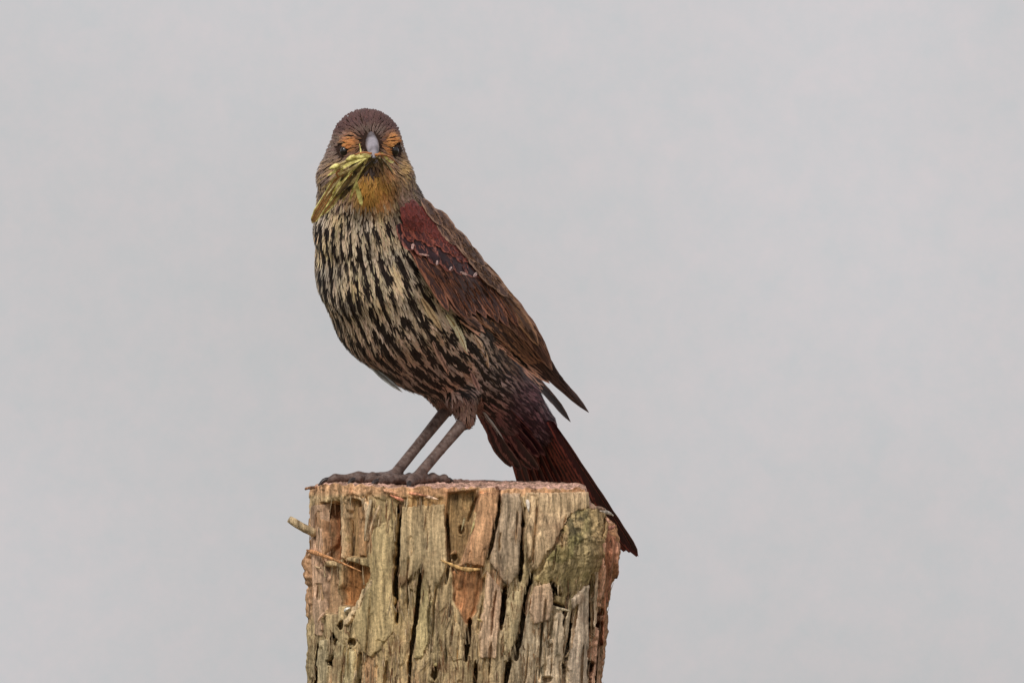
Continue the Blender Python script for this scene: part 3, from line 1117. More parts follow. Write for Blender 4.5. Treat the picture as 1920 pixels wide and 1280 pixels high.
def gauss(px, py, cx, cy, sx, sy):
    return np.exp(-((px - cx) / sx) ** 2 - ((py - cy) / sy) ** 2)


KB = 1.35      # display colour to base colour under this sky


def head_colours(p):
    """feather colours of the face and neck by place on the head"""
    px, py, d = p[:, 0] + CXP, CYP - p[:, 2], p[:, 1]
    n = len(p)
    fr = smooth(-130, -175, d)             # front of the head
    c = np.tile(rgb(128, 107, 96), (n, 1))
    cd = np.tile(rgb(88, 70, 63), (n, 1))
    # crown
    w = smooth(262, 246, py + 8 * (np.abs(px - 694) < 25))
    w = np.maximum(w, smooth(-130, -100, d) * smooth(380, 340, py))
    c, cd = blend(c, rgb(92, 64, 60), w), blend(cd, rgb(66, 44, 43), w)
    # lores between brow and bill
    w = fr * (gauss(px, py, 682, 262, 8, 18) + gauss(px, py, 716, 264, 7, 18))
    c, cd = blend(c, rgb(84, 62, 58), w), blend(cd, rgb(58, 42, 40), w)
    # orange brows
    w = fr * 1.5 * (gauss(px, py, 664, 271, 13, 12) + gauss(px, py, 733, 267, 11, 11) + 0.7 * gauss(px, py, 722, 280, 5, 12))
    c, cd = blend(c, rgb(206, 144, 88), w), blend(cd, rgb(178, 110, 60), w)
    # mottled cheeks with buff lines
    mott = rng.random(n)
    w = fr * smooth(290, 310, py) * smooth(395, 370, py) * (mott > 0.62) * 0.85
    c, cd = blend(c, rgb(176, 150, 118), w), blend(cd, rgb(150, 124, 96), w)
    w = fr * gauss(px, py, 752, 312, 9, 22) * 1.2 + fr * gauss(px, py, 638, 312, 14, 12) * 0.7
    c, cd = blend(c, rgb(182, 150, 104), w), blend(cd, rgb(150, 116, 74), w)
    w = fr * gauss(px, py, 757, 362, 14, 18) * 1.1
    c, cd = blend(c, rgb(184, 156, 138), w), blend(cd, rgb(150, 120, 106), w)
    w = fr * gauss(px, py, 737, 345, 7, 24) * 0.9
    c, cd = blend(c, rgb(88, 58, 48), w), blend(cd, rgb(62, 38, 34), w)
    # ochre throat
    w = fr * 1.9 * gauss(px, py, 702, 352, 30, 36)
    c, cd = blend(c, rgb(188, 142, 72), w), blend(cd, rgb(150, 102, 42), w)
    w = fr * gauss(px, py, 722, 374, 14, 16) + fr * 0.8 * gauss(px, py, 724, 318, 9, 12)
    c, cd = blend(c, rgb(216, 158, 110), w), blend(cd, rgb(186, 124, 74), w)
    w = fr * gauss(px, py, 694, 316, 20, 10) * 1.3  # shade below the bill, painted into the feather colours
    c, cd = blend(c, rgb(60, 42, 34), w), blend(cd, rgb(40, 28, 24), w)
    return c * KB, cd * KB


def body_colours(p, par, n3):
    """(edge, centre) colours of contour feathers over breast, flank, belly, back"""
    px, py = p[:, 0] + CXP, CYP - p[:, 2]
    n = len(p)
    dors = n3 @ D3
    c = np.tile(rgb(204, 178, 138), (n, 1))
    cd = np.tile(rgb(33, 23, 20), (n, 1))
    w = smooth(520, 720, py)
    c = blend(c, rgb(180, 142, 126), w)
    w = smooth(720, 800, py + 0.25 * (px - 850))
    c = blend(c, rgb(112, 76, 76), w)
    w = smooth(-0.1, 0.35, dors)
    c, cd = blend(c, rgb(124, 100, 82), w), blend(cd, rgb(58, 44, 38), w)
    # thighs, plain drab
    w = smooth(738, 750, py) * smooth(905, 885, px)
    c, cd = blend(c, rgb(122, 92, 80), w), blend(cd, rgb(98, 72, 62), w)
    # rump and under-tail, dark purple brown
    w = smooth(915, 975, px) * smooth(650, 740, py)
    c, cd = blend(c, rgb(116, 66, 74), w), blend(cd, rgb(50, 24, 33), w)
    w = gauss(px, py, 704, 390, 34, 16) * (p[:, 1] < -120)
    c, cd = blend(c, rgb(190, 148, 92), w), blend(cd, rgb(96, 66, 38), w)
    return c * KB, cd * KB


def attrs_for(ca, sw, cb, tip, per):
    a = np.concatenate([ca, sw[:, None]], 1)
    b = np.concatenate([cb, tip[:, None]], 1)
    return np.repeat(a, per, 0), np.repeat(b, per, 0)


# --- contour feathers of neck, breast, belly, back
cand = scatter(120000)
gN = grad(cand)
fT, fpar = flow(cand, gN)
fT = norm(fT + 0.10 * rng.normal(size=fT.shape))
fT = norm(fT - gN * np.sum(fT * gN, 1, keepdims=True))
px_, py_ = cand[:, 0] + CXP, CYP - cand[:, 2]
is_head = (fpar < 95) | ((cand[:, 1] < -150) & (py_ < 384))
rb = np.where(is_head, 3.5, 7.5 + 6.0 * smooth(390, 520, py_) + 4.5 * smooth(540, 660, py_))
legz = (py_ > 742) & (px_ < 900)
rb = np.where(legz, 4.6, rb)
hk = np.where(is_head | legz)[0]
bk = np.where(~(is_head | legz))[0]
kh = hk[thin_out(cand[hk], fT[hk], rb[hk], 1.25)]

# body: fine feathers in rows from neck to tail; the dark streaks run on from feather to feather
NC = 36
sp_al, sp_ac = 6.0, 3.1
srow = np.arange(84, cum[-1] - 1, sp_al)
Cs = np.stack([np.interp(srow, cum, CH[:, k]) for k in range(3)], -1)
Rs = np.interp(srow, cum, CR)
Ts = norm(np.gradient(np.stack([np.interp(srow, cum, CH[:, k]) for k in range(3)], -1), axis=0))
As_ = norm(L3 - Ts * (Ts @ L3)[:, None])
Bs_ = np.cross(As_, Ts)
pp, ss_, tt_ = [], [], []
for j_ in range(len(srow)):
    m_ = int(2 * np.pi * Rs[j_] / sp_ac)
    a_ = (np.arange(m_) + rng.random() + 0.35 * rng.normal(size=m_)) * 2 * np.pi / m_
    s_j = srow[j_] + 2.2 * rng.normal(size=m_)
    pp.append(Cs[j_] + Rs[j_] * (np.cos(a_)[:, None] * As_[j_] + np.sin(a_)[:, None] * Bs_[j_]) + Ts[j_] * (s_j - srow[j_])[:, None])
    ss_.append(s_j)
    tt_.append(a_ % (2 * np.pi))
P0, S0, A0 = np.vstack(pp), np.concatenate(ss_), np.concatenate(tt_)
for _ in range(5):
    P0 = P0 - grad(P0) * body_sdf(P0)[:, None] * 0.9
N0 = grad(P0)
T0, par0 = flow(P0, N0)
pyq, pxq = CYP - P0[:, 2], P0[:, 0] + CXP
okq = ~((P0[:, 1] < -150) & (pyq < 376)) & ~((pyq > 741) & (pxq < 905)) & (par0 > 80)
P0, S0, A0, N0, T0, par0 = P0[okq], S0[okq], A0[okq], N0[okq], T0[okq], par0[okq]
nb = len(P0)
py0, px0 = CYP - P0[:, 2], P0[:, 0] + CXP
T0 = norm(T0 + 0.07 * rng.normal(size=T0.shape))
# streak field: column number, place in the column, width that swells, thins and breaks along the streak
phs = A0 / (2 * np.pi) * NC + 0.8 * (vnoise(S0 / 70, A0 * 3.0, 201) - 0.5) + 0.25 * (vnoise(S0 / 22, A0 * 9.0, 202) - 0.5)
cno = np.floor(phs)
off = np.abs(phs - cno - 0.5) * 2
wid = 0.50 + 0.46 * (vnoise(S0 / 22 + cno * 7.3, cno * 0.37, 203) - 0.5) * 2
wid = wid * (0.55 + 0.45 * smooth(84, 170, par0)) + 0.15 * smooth(260, 380, par0)
dk = smooth(0.12, -0.12, off - wid + 0.20 * rng.normal(size=nb))
ce, cc_ = body_colours(P0, par0, N0)
mot = vnoise(px0 / 17, py0 / 23, 204)[:, None]
ce = jitter(ce, 0.17) * (0.66 + 0.68 * mot)
lil = vnoise(px0 / 26, py0 / 31, 205)[:, None]
ce = ce * (1 - 0.6 * lil) + 0.6 * lil * ce.mean(1, keepdims=True) * np.array([1.05, 0.97, 0.97])
fc = ce * (1 - dk[:, None]) + jitter(cc_, 0.25) * dk[:, None]
Ln = (17 + 9 * smooth(90, 240, par0)) * (0.8 + 0.5 * rng.random(nb))
Wd = 1.65 * (0.7 + 0.6 * rng.random(nb))
Vb, Fb, Ub = feather_batch(P0, T0, N0, Ln, Wd, 0.6 + 2.2 * rng.random(nb), 1.2 + 2.4 * rng.random(nb), 3, 5)
A_, B_ = attrs_for(fc, np.full(nb, 3.0), fc, np.full(nb, -1.0), 15)
tmpl = grid_faces(3, 5)
dors0 = N0 @ D3
zone = np.where(dors0 > 0.35, 2, np.where((px0 > 905) & (py0 > 650), 1, 0))
for zi, zn in enumerate(("breast_plumage", "vent_plumage", "back_plumage")):
    q_ = np.where(zone == zi)[0]
    ridx = (q_[:, None] * 15 + np.arange(15)).ravel()
    Fr = (tmpl[None] + (np.arange(len(q_)) * 15)[:, None, None]).reshape(-1, 4)
    o = mesh_obj(zn, Vb[ridx], Fr, MAT_F, body, {"ca": A_[ridx], "cb": B_[ridx], "fuv": Ub[ridx]})
    o["kind"] = "stuff"

# head and thighs: short close feathers
P1, T1, N1 = cand[kh], fT[kh], gN[kh]
nh = len(kh)
lz = legz[kh]
py1 = CYP - P1[:, 2]
Lh = np.where(lz, 15, 13 + 8 * smooth(250, 360, py1)) * (0.8 + 0.5 * rng.random(nh))
Wh = np.where(lz, 2.8, 1.9) * (0.8 + 0.4 * rng.random(nh))
ce1, cc1 = head_colours(P1)
cl, cdl = body_colours(P1, fpar[kh], N1)
ce1, cc1 = np.where(lz[:, None], cl, ce1), np.where(lz[:, None], cdl, cc1)
ce1, cc1 = jitter(ce1, 0.16), jitter(cc1, 0.16)
px1 = P1[:, 0] + CXP
eye_gap = np.minimum(np.hypot((px1 - 648) / 12, (py1 - 284) / 14), np.hypot((px1 - 741) / 10.5, (py1 - 283) / 13)) > 1.0
bill_gap = np.hypot((px1 - 698) / 15, (py1 - 272) / 19) > 1.0
kk1 = (eye_gap & bill_gap) | (P1[:, 1] > -170)
P1, T1, N1, Lh, Wh, ce1, cc1, lz = P1[kk1], T1[kk1], N1[kk1], Lh[kk1], Wh[kk1], ce1[kk1], cc1[kk1], lz[kk1]
nh = len(P1)
Vh, Fh, Uh = feather_batch(P1, T1, N1, Lh, Wh, 0.5 + 1.5 * rng.random(nh), np.where(lz, 1.5, 2.0) + 2.0 * rng.random(nh), 3, 5)
Ah, Bh = attrs_for(cc1, 0.25 + 0.4 * rng.random(nh), ce1, 0.1 * rng.random(nh), 15)
o = mesh_obj("head_plumage", Vh, Fh, MAT_F, body, {"ca": Ah, "cb": Bh, "fuv": Uh})
o["kind"] = "stuff"

# ------------------------------------------------------------------ wings
def ray_depth(px, py):
    """depth of the body surface behind a photo pixel (nan where it misses)"""
    d = np.full(len(px), -420.0)
    p = np.stack([px - CXP, d, CYP - py], -1)
    hit = np.zeros(len(px), bool)
    for _ in range(90):
        s = body_sdf(p)
        hit |= s < 0.5
        p[:, 1] += np.where(hit, 0, np.maximum(s * 0.8, 0.3))
    return np.where(hit, p[:, 1], np.nan)


ctrl = [(778, 400), (765, 440), (800, 430), (790, 480), (835, 470), (830, 530), (870, 520), (870, 575), (905, 560), (905, 610), (935, 600), (935, 650)]
cx_ = np.array(ctrl, float)
cd_ = ray_depth(cx_[:, 0], cx_[:, 1]) - 9
extra = [(790, 368, -118), (850, 420, -62), (897, 483, -10), (950, 556, 52), (990, 612, 96), (1020, 660, 136), (1040, 700, 168), (1105, 773, 232),
         (975, 680, 112), (1030, 722, 166)]
good = ~np.isnan(cd_)
CPX = np.vstack([cx_[good], np.array(extra)[:, :2]])
CPD = np.concatenate([cd_[good], np.array(extra)[:, 2]])


def tps_fit(xy, z, lam=8.0):
    n = len(xy)
    r = np.linalg.norm(xy[:, None] - xy[None], axis=-1) / 100.0
    K = np.where(r > 0, r * r * np.log(np.maximum(r, 1e-9)), 0) + lam * 1e-3 * np.eye(n)
    A = np.zeros((n + 3, n + 3))
    Pm = np.concatenate([np.ones((n, 1)), xy / 100.0], 1)
    A[:n, :n], A[:n, n:], A[n:, :n] = K, Pm, Pm.T
    return np.linalg.solve(A, np.concatenate([z, np.zeros(3)]))


TW = tps_fit(CPX, CPD)


def wing_depth(x, y):
    q = np.stack([x, y], -1)
    r = np.linalg.norm(q[..., None, :] - CPX, axis=-1) / 100.0
    K = np.where(r > 0, r * r * np.log(np.maximum(r, 1e-9)), 0)
    n = len(CPX)
    return K @ TW[:n] + TW[n] + TW[n + 1] * x / 100.0 + TW[n + 2] * y / 100.0


def wing_feather(base, tip, w, layer, kind='flight', bow=0.0, nu=7, nv=16, asym=0.0):
    base, tip = np.array(base, float), np.array(tip, float)
    v = np.linspace(0, 1, nv)
    u = np.linspace(-1, 1, nu)
    ax = tip - base
    pr = np.array([-ax[1], ax[0]]) / np.linalg.norm(ax)
    if kind == 'flight':
        prof = np.interp(v, [0, 0.1, 0.3, 0.7, 0.88, 0.96, 1], [0.35, 0.7, 1, 0.95, 0.66, 0.34, 0.05])
    else:
        prof = np.interp(v, [0, 0.2, 0.5, 0.8, 0.93, 1], [0.35, 0.8, 1, 0.96, 0.66, 0.12])
    c = base + ax * v[:, None] + pr * (bow * np.sin(np.pi * v))[:, None]
    jag = 1 + 0.10 * (rng.random((nv, nu)) - 0.5)
    xy = c[:, None] + pr * ((u[None] + asym) * w * prof[:, None] * jag)[..., None]
    d = wing_depth(xy[..., 0], xy[..., 1]) - layer - 2.5 * v[:, None] + 0.16 * w * (u ** 2)[None] * prof[:, None]
    V = np.stack([xy[..., 0] - CXP, d, CYP - xy[..., 1]], -1).reshape(-1, 3)
    fuv = np.empty((nv, nu, 3))
    fuv[..., 0], fuv[..., 1], fuv[..., 2] = u[None], v[:, None], rng.random() * 50
    return V, grid_faces(nu, nv), fuv.reshape(-1, 3)


WF = []   # name, verts, faces, fuv, ca, cb


def add_wf(name, base, tip, w, layer, cdark, cedge, sw, tipf=0.05, **kw):
    cdark = cdark * np.array([0.86, 0.74, 0.76])
    cedge = cedge * np.array([1.0, 0.95, 0.98])
    V, F, U = wing_feather(base, tip, w, layer, **kw)
    j = 1 + 0.22 * (rng.random() - 0.5)
    ca = np.tile(np.concatenate([cdark * KB * j, [sw]]), (len(V), 1))
    cb = np.tile(np.concatenate([cedge * KB * j, [tipf]]), (len(V), 1))
    # a few raised, parted barbs on the vane
    nv_, nu_ = len(np.unique(F[:, 0] // kw.get('nu', 7))) + 1, kw.get('nu', 7)
    G = V.reshape(-1, nu_, 3)
    nst = int(10 + 0.12 * np.linalg.norm(np.array(tip) - np.array(base)))
    ex = []
    for _ in range(nst):
        sv, su = rng.uniform(0.1, 0.82), rng.uniform(-0.85, 0.85)
        dvv = rng.uniform(0.10, 0.22)
        dsu = np.sign(su) * rng.uniform(0.0, 0.35)

        def at(vv, uu):
            a = np.clip(vv, 0, 1) * (len(G) - 1)
            b_ = (np.clip(uu, -1, 1) + 1) / 2 * (nu_ - 1)
            i, k2 = min(int(a), len(G) - 2), min(int(b_), nu_ - 2)
            fa, fb = a - i, b_ - k2
            return (G[i, k2] * (1 - fb) + G[i, k2 + 1] * fb) * (1 - fa) + (G[i + 1, k2] * (1 - fb) + G[i + 1, k2 + 1] * fb) * fa
        p0, p1 = at(sv, su), at(sv + dvv, su + dsu)
        sd_ = norm(np.cross(p1 - p0, np.array([0, 1.0, 0]))) * rng.uniform(0.6, 1.3)
        up = np.array([0, -1.0, 0])
        q = np.array([p0 - sd_ + up * 0.7, p0 + sd_ + up * 0.7, p1 + sd_ * 0.3 + up * 2.2, p1 - sd_ * 0.3 + up * 2.2])
        pick = rng.random()
        cst = (cdark * 0.55 if pick < 0.4 else lerp(cdark, cedge, rng.uniform(0.3, 1.1))) * KB
        ex.append((q, np.concatenate([cst, [3.0]])))
    n0 = len(V)
    V = np.vstack([V] + [e[0] for e in ex])
    F = np.vstack([F, np.arange(4 * nst).reshape(-1, 4) + n0])
    U = np.vstack([U] + [np.array([[-0.5, 0.3, 1.0], [0.5, 0.3, 1.0], [0.5, 0.6, 1.0], [-0.5, 0.6, 1.0]])] * nst)
    ca = np.vstack([ca] + [np.tile(e[1], (4, 1)) for e in ex])
    cb = np.vstack([cb] + [np.tile(np.concatenate([e[1][:3], [0.0]]), (4, 1)) for e in ex])
    WF.append((name, V, F, U, ca, cb))


prim_tip = [(1031, 719), (1038, 713), (1046, 706), (1105, 774), (1088, 757), (1073, 741), (1060, 724), (1048, 706)]
for i in range(8):
    f = i / 7
    b = lerp((864, 598), (915, 548), f)
    add_wf("primary_feather", b, prim_tip[i], 11.5, 1 + i * 1.3, rgb(46, 31, 29), rgb(226, 178, 152) if i < 3 else rgb(88, 64, 54), 0.5 if i < 3 else 0.75, 0.0, bow=-7 + 4 * f)
for i in range(6):
    f = i / 5
    b = lerp((872, 560), (928, 536), f)
    t = lerp((1000, 684), (1030, 676), f)
    add_wf("secondary_feather", b, t, 14, 12 + i * 1.2, rgb(64, 45, 38), rgb(146, 106, 78), 0.68, 0.02, bow=-5)
for i, (b, t, w) in enumerate([((900, 536), (996, 642), 18), ((918, 528), (1020, 668), 18), ((932, 538), (1036, 694), 14)]):
    add_wf("tertial_feather", b, t, w, 20 + i * 1.0, rgb(84, 60, 50), rgb(132, 98, 78), 0.72, 0.04, bow=-6)
for i, (b, t, w) in enumerate([((876, 474), (962, 584), 13), ((896, 500), (988, 618), 13), ((914, 526), (1010, 648), 12)]):
    add_wf("tertial_feather", b, t, w, 24 + i * 1.0, rgb(92, 70, 54), rgb(146, 110, 80), 0.66, 0.03, bow=-7)
for i in range(13):
    f = i / 12
    b = lerp((782, 484), (908, 508), f)
    t = lerp((852, 578), (974, 612), f) + rng.normal(size=2) * 7
    add_wf("greater_covert_feather", b, t, 10.5, 21 + (i % 3) * 0.7 + i * 0.3, rgb(68, 43, 37), rgb(142, 94, 70), 0.64, 0.02, kind='flight', bow=-3)
for b, t, w, cdk, ced in [((766, 456), (822, 522), 7, rgb(104, 62, 54), rgb(190, 124, 100)), ((778, 486), (862, 566), 8, rgb(92, 70, 56), rgb(160, 124, 98)),
                     ((796, 516), (886, 598), 8, rgb(84, 60, 50), rgb(150, 108, 90)), ((820, 540), (906, 618), 8, rgb(76, 56, 50), rgb(160, 120, 100))]:
    add_wf("alula_feather", b, t, w, 17, cdk, ced, 0.6, 0.06, kind='covert', bow=4)
for i, (tx, ty) in enumerate([(776, 470), (799, 481), (823, 497), (848, 509), (871, 515), (893, 520), (911, 523)]):
    add_wf("median_covert_feather", (tx - 28, ty - 48), (tx, ty), 12.5, 25 + 0.4 * i, rgb(54, 33, 39), rgb(142, 88, 76), 0.66, 0.03, kind='covert')
    jx, jy = rng.normal(size=2) * 3
    if i % 3 == 1:
        add_wf("covert_tip_feather", (tx - 9 + jx, ty - 3 + 2 * rng.normal()), (tx + 7, ty + 1 + 1.5 * rng.normal()), 1.5 + 0.8 * rng.random(), 28.5 + 0.4 * i, rgb(196, 156, 146), rgb(220, 190, 176), 0.5, 0.0, kind='flight', nv=7)
        continue
    ta_ = rng.uniform(-0.75, -0.1)
    tl_ = rng.uniform(4, 8)
    add_wf("covert_tip_feather", (tx + jx - math.sin(ta_) * tl_ - 2, ty - 6 + jy - math.cos(ta_) * tl_), (tx + jx + math.sin(ta_) * tl_ - 2, ty - 6 + jy + math.cos(ta_) * tl_), 1.5 + 1.1 * rng.random(), 28.5 + 0.4 * i, lerp(rgb(200, 164, 156), rgb(226, 212, 212), rng.random()), lerp(rgb(206, 170, 150), rgb(232, 216, 208), rng.random()), 0.5, 0.0, kind='flight', nv=7)
for r, (a, b, ln, n) in enumerate([((758, 430), (886, 484), 30, 13), ((758, 414), (876, 466), 28, 12), ((758, 400), (862, 448), 26, 11), ((766, 388), (842, 426), 26, 9)]):
    for i in range(n):
        t = lerp(a, b, (i + 0.5) / n) + rng.normal(size=2) * 3
        bs = t - np.array([0.5, 0.86]) * ln * 0.6
        t = t + np.array([0.5, 0.86]) * ln * 0.5
        low = r == 0
        add_wf("lesser_covert_feather", bs, t, 8.0, 27.5 + r * 0.6 + 0.2 * i, rgb(104, 44, 37) if not low else rgb(84, 40, 38),
               rgb(114, 50, 40) if not low else rgb(140, 76, 60), 0.62 if not low else 0.55, 0.05, kind='covert', nv=9)
for r, (a, b, ln, n) in enumerate([((818, 404), (926, 528), 54, 11), ((806, 388), (912, 508), 54, 10), ((790, 373), (886, 470), 52, 9)]):
    for i in range(n):
        bs = lerp(a, b, (i + 0.2) / n) + rng.normal(size=2) * 3 - np.array([4, 4])
        t = bs + np.array([0.64, 0.77]) * ln
        add_wf("scapular_feather", bs, t, 8.5, 30 + r * 1.5 + 0.3 * i + 3, rgb(84, 64, 53), rgb(142, 112, 90), 0.6, 0.02, kind='flight', nv=10)

wing_mat_done = {}
SAG = pt(800, 610, 32)
for side in (0, 1):
    # the shoulder sheet that carries the feathers
    gx_, gy_ = np.meshgrid(np.linspace(0, 1, 14), np.linspace(0, 1, 22))
    top = np.stack([np.interp(gy_, [0, 0.3, 0.6, 1], [782, 862, 930, 1010]), np.interp(gy_, [0, 0.3, 0.6, 1], [378, 450, 540, 650])], -1)
    bot = np.stack([np.interp(gy_, [0, 0.3, 0.6, 1], [762, 800, 872, 985]), np.interp(gy_, [0, 0.3, 0.6, 1], [410, 510, 588, 672])], -1)
    q = top * (1 - gx_[..., None]) + bot * gx_[..., None]
    Vw = np.stack([q[..., 0] - CXP, wing_depth(q[..., 0], q[..., 1]) + 1.0, CYP - q[..., 1]], -1).reshape(-1, 3)

    def place(V):
        if side == 0:
            return V
        W = V - 2 * ((V - SAG) @ L3)[:, None] * L3
        # the far wing lies a little across the rump
        s = smooth(120, 420, np.linalg.norm(V - pt(780, 400, -100), axis=1))
        return W + s[:, None] * FAR_SHIFT + (1 - s)[:, None] * (L3 * 128 - D3 * 34)
    if side == 1:
        tipv = pt(1105, 774, 232)
        m = tipv - 2 * ((tipv - SAG) @ L3) * L3
        FAR_SHIFT = pt(1078, 792, 262) - m
    c4 = np.tile(np.array([*(rgb(70, 48, 42) * KB), 3.0]), (len(Vw), 1))
    uvw = np.stack([gx_ * 2 - 1, gy_, gx_ * 0], -1).reshape(-1, 3)
    wing = mesh_obj("wing", place(Vw), grid_faces(14, 22), MAT_F, bird, {"ca": c4, "cb": c4, "fuv": uvw})
    for name, V, F, U, ca, cb in WF:
        mesh_obj(name, place(V), F, MAT_F, wing, {"ca": ca, "cb": cb, "fuv": U})

# ------------------------------------------------------------------ tail
TB = pt(1002, 786, 212)
TD = norm(np.array([0.40, 0.52, -0.76]))
TN = norm(np.cross(L3, TD))
if TN @ D3 < 0:
    TN = -TN
TL = norm(np.cross(TD, TN))
if TL @ L3 < 0:
    TL = -TL


def plane_feather(base, dirv, lat, nrm, ln, w, nu=7, nv=18, droop=0.0, blunt=True):
    v, u = np.linspace(0, 1, nv), np.linspace(-1, 1, nu)
    prof = np.interp(v, [0, 0.15, 0.6, 0.9, 0.97, 1], [0.5, 0.8, 1, 0.92, 0.62, 0.14]) if blunt else np.interp(v, [0, 0.2, 0.6, 0.9, 1], [0.4, 0.8, 1, 0.6, 0.08])
    jag = 1 + 0.1 * (rng.random((nv, nu)) - 0.5)
    V = base + dirv * (ln * v)[:, None, None] + lat * (w * prof[:, None] * u[None] * jag)[..., None]
    V = V + nrm * (-0.18 * w * (u ** 2)[None] + droop * (v ** 2)[:, None])[..., None]
    fuv = np.empty((nv, nu, 3))
    fuv[..., 0], fuv[..., 1], fuv[..., 2] = u[None], v[:, None], rng.random() * 50
    return V.reshape(-1, 3), grid_faces(nu, nv), fuv.reshape(-1, 3)


tv, tf = tube(curve([pt(958, 766, 176), TB + TN * 4, TB + TD * 70], 8), [34, 30, 26, 22, 18, 14, 10, 4], 12, 0.6)
tme = bpy.data.meshes.new("tail")
tme.from_pydata([tuple(q * S) for q in tv], [], [tuple(dict.fromkeys(f)) for f in tf])
tme.materials.append(MAT_DOWN)
tail = bpy.data.objects.new("tail", tme)
col.objects.link(tail)
tail.parent = bird
for i in range(12):
    f = i / 11 * 2 - 1                       # -1 bird's right, +1 bird's left
    ang = math.radians(5.0 if f > 0 else 15.0) * f
    dv = norm(TD * math.cos(ang) + TL * math.sin(ang))
    lv = norm(np.cross(dv, TN))
    if lv @ TL < 0:
        lv = -lv
    b = TB + TL * (f * 54) - TN * (abs(f) * 12) + TD * (-8)
    V, F, U = plane_feather(b, dv, lv, TN, 345 - 14 * (1 - abs(f)) + rng.normal() * 3, 19, droop=10)
    ca = np.tile(np.concatenate([rgb(62, 28, 35) * KB * (1 + 0.2 * (rng.random() - 0.5)), [0.80]]), (len(V), 1))
    cb = np.tile(np.concatenate([rgb(124, 62, 56) * KB, [0.01]]), (len(V), 1))
    mesh_obj("tail_feather", V, F, MAT_F, tail, {"ca": ca, "cb": cb, "fuv": U})
for i in range(16):                          # under-tail coverts
    f = (i % 6) / 5 * 2 - 1
    row = i // 6
    b = pt(940, 752, 150) + TL * (f * (34 + 6 * row)) + TD * (-10 + 38 * row) - TN * (26 - 5 * row + 4 * (1 - f * f)) + rng.normal(size=3) * 2
    dv = norm(TD + TL * (0.10 * f) + TN * 0.10)
    lv = norm(np.cross(dv, TN))
    V, F, U = plane_feather(b, dv, lv, TN, 96 + 10 * rng.random(), 17, droop=6, nv=12, blunt=False)
    ca = np.tile(np.concatenate([rgb(54, 27, 34) * KB, [0.66]]), (len(V), 1))
    cb = np.tile(np.concatenate([rgb(110, 72, 70) * KB * (0.8 + 0.5 * rng.random()), [0.04]]), (len(V), 1))
    mesh_obj("tail_covert_feather", V, F, MAT_F, tail, {"ca": ca, "cb": cb, "fuv": U})

# a few loose pale feathers on belly, flank and vent
def loose_feather(pts, w, cdk, ced, sw_, lay=False):
    if lay:
        q_ = np.array(pts)
        dq = ray_depth(q_[:, 0] + CXP, CYP - q_[:, 2])
        pts = [np.array([a[0], d_ - 7.5, a[2]]) for a, d_ in zip(q_, dq)]
    P = curve(pts, 12)
    s = np.linspace(0, 1, 12)
    pr = np.interp(s, [0, 0.3, 0.7, 1], [0.4, 1, 0.8, 0.04]) * w
    T = norm(np.gradient(P, axis=0))
    B = norm(np.cross(T, np.array([0.3, -1, 0.2])))
    u = np.linspace(-1, 1, 5)
    V = P[:, None] + B[:, None] * (pr[:, None] * u[None])[..., None] + np.array([0, 1.0, 0]) * (0.3 * w * u ** 2)[None, :, None]
    U = np.empty((12, 5, 3))
    U[..., 0], U[..., 1], U[..., 2] = u[None], s[:, None], rng.random() * 40
    ca = np.tile(np.concatenate([cdk * KB, [sw_]]), (60, 1))
    cb = np.tile(np.concatenate([ced * KB, [0.05]]), (60, 1))
    mesh_obj("loose_feather", V.reshape(-1, 3), grid_faces(5, 12), MAT_F, body, {"ca": ca, "cb": cb, "fuv": U.reshape(-1, 3)})


loose_feather([pt(690, 682, -30), pt(718, 706, -34), pt(738, 722, -38), pt(755, 735, -42)], 5.5, rgb(120, 116, 110), rgb(176, 178, 176), 0.4)
loose_feather([pt(838, 590, -72), pt(854, 612, -74), pt(868, 640, -70), pt(876, 662, -62)], 8, rgb(170, 146, 100), rgb(226, 218, 186), 0.2, True)
loose_feather([pt(888, 628, -40), pt(902, 650, -38), pt(912, 674, -30), pt(916, 690, -22)], 7, rgb(140, 108, 88), rgb(200, 170, 142), 0.3, True)
loose_feather([pt(812, 640, 0), pt(824, 664, 0), pt(836, 686, 0), pt(842, 704, 0)], 7, rgb(120, 90, 80), rgb(190, 154, 136), 0.3, True)
loose_feather([pt(880, 690, 0), pt(890, 712, 0), pt(898, 732, 0), pt(904, 748, 0)], 6, rgb(110, 80, 76), rgb(176, 138, 128), 0.3, True)
loose_feather([pt(792, 560, 0), pt(806, 582, 0), pt(820, 604, 0), pt(830, 622, 0)], 7, rgb(140, 112, 84), rgb(206, 178, 140), 0.3, True)
loose_feather([pt(905, 770, 100), pt(922, 792, 112), pt(936, 812, 124), pt(946, 828, 132)], 1.8, rgb(120, 112, 108), rgb(170, 164, 158), 0.3)
loose_feather([pt(903, 766, 106), pt(914, 784, 112), pt(926, 800, 122), pt(934, 818, 130)], 3.0, rgb(70, 56, 54), rgb(150, 142, 138), 0.5)

# ------------------------------------------------------------------ eyes, bill
def ball(c, r, n=20, m=14, squash=(1, 1, 1)):
    th, ph = np.meshgrid(np.linspace(0, 2 * np.pi, n), np.linspace(0.01, np.pi - 0.01, m))
    V = np.stack([np.cos(th) * np.sin(ph) * squash[0], np.sin(th) * np.sin(ph) * squash[1], np.cos(ph) * squash[2]], -1) * r + c
    return V.reshape(-1, 3), grid_faces(n, m)


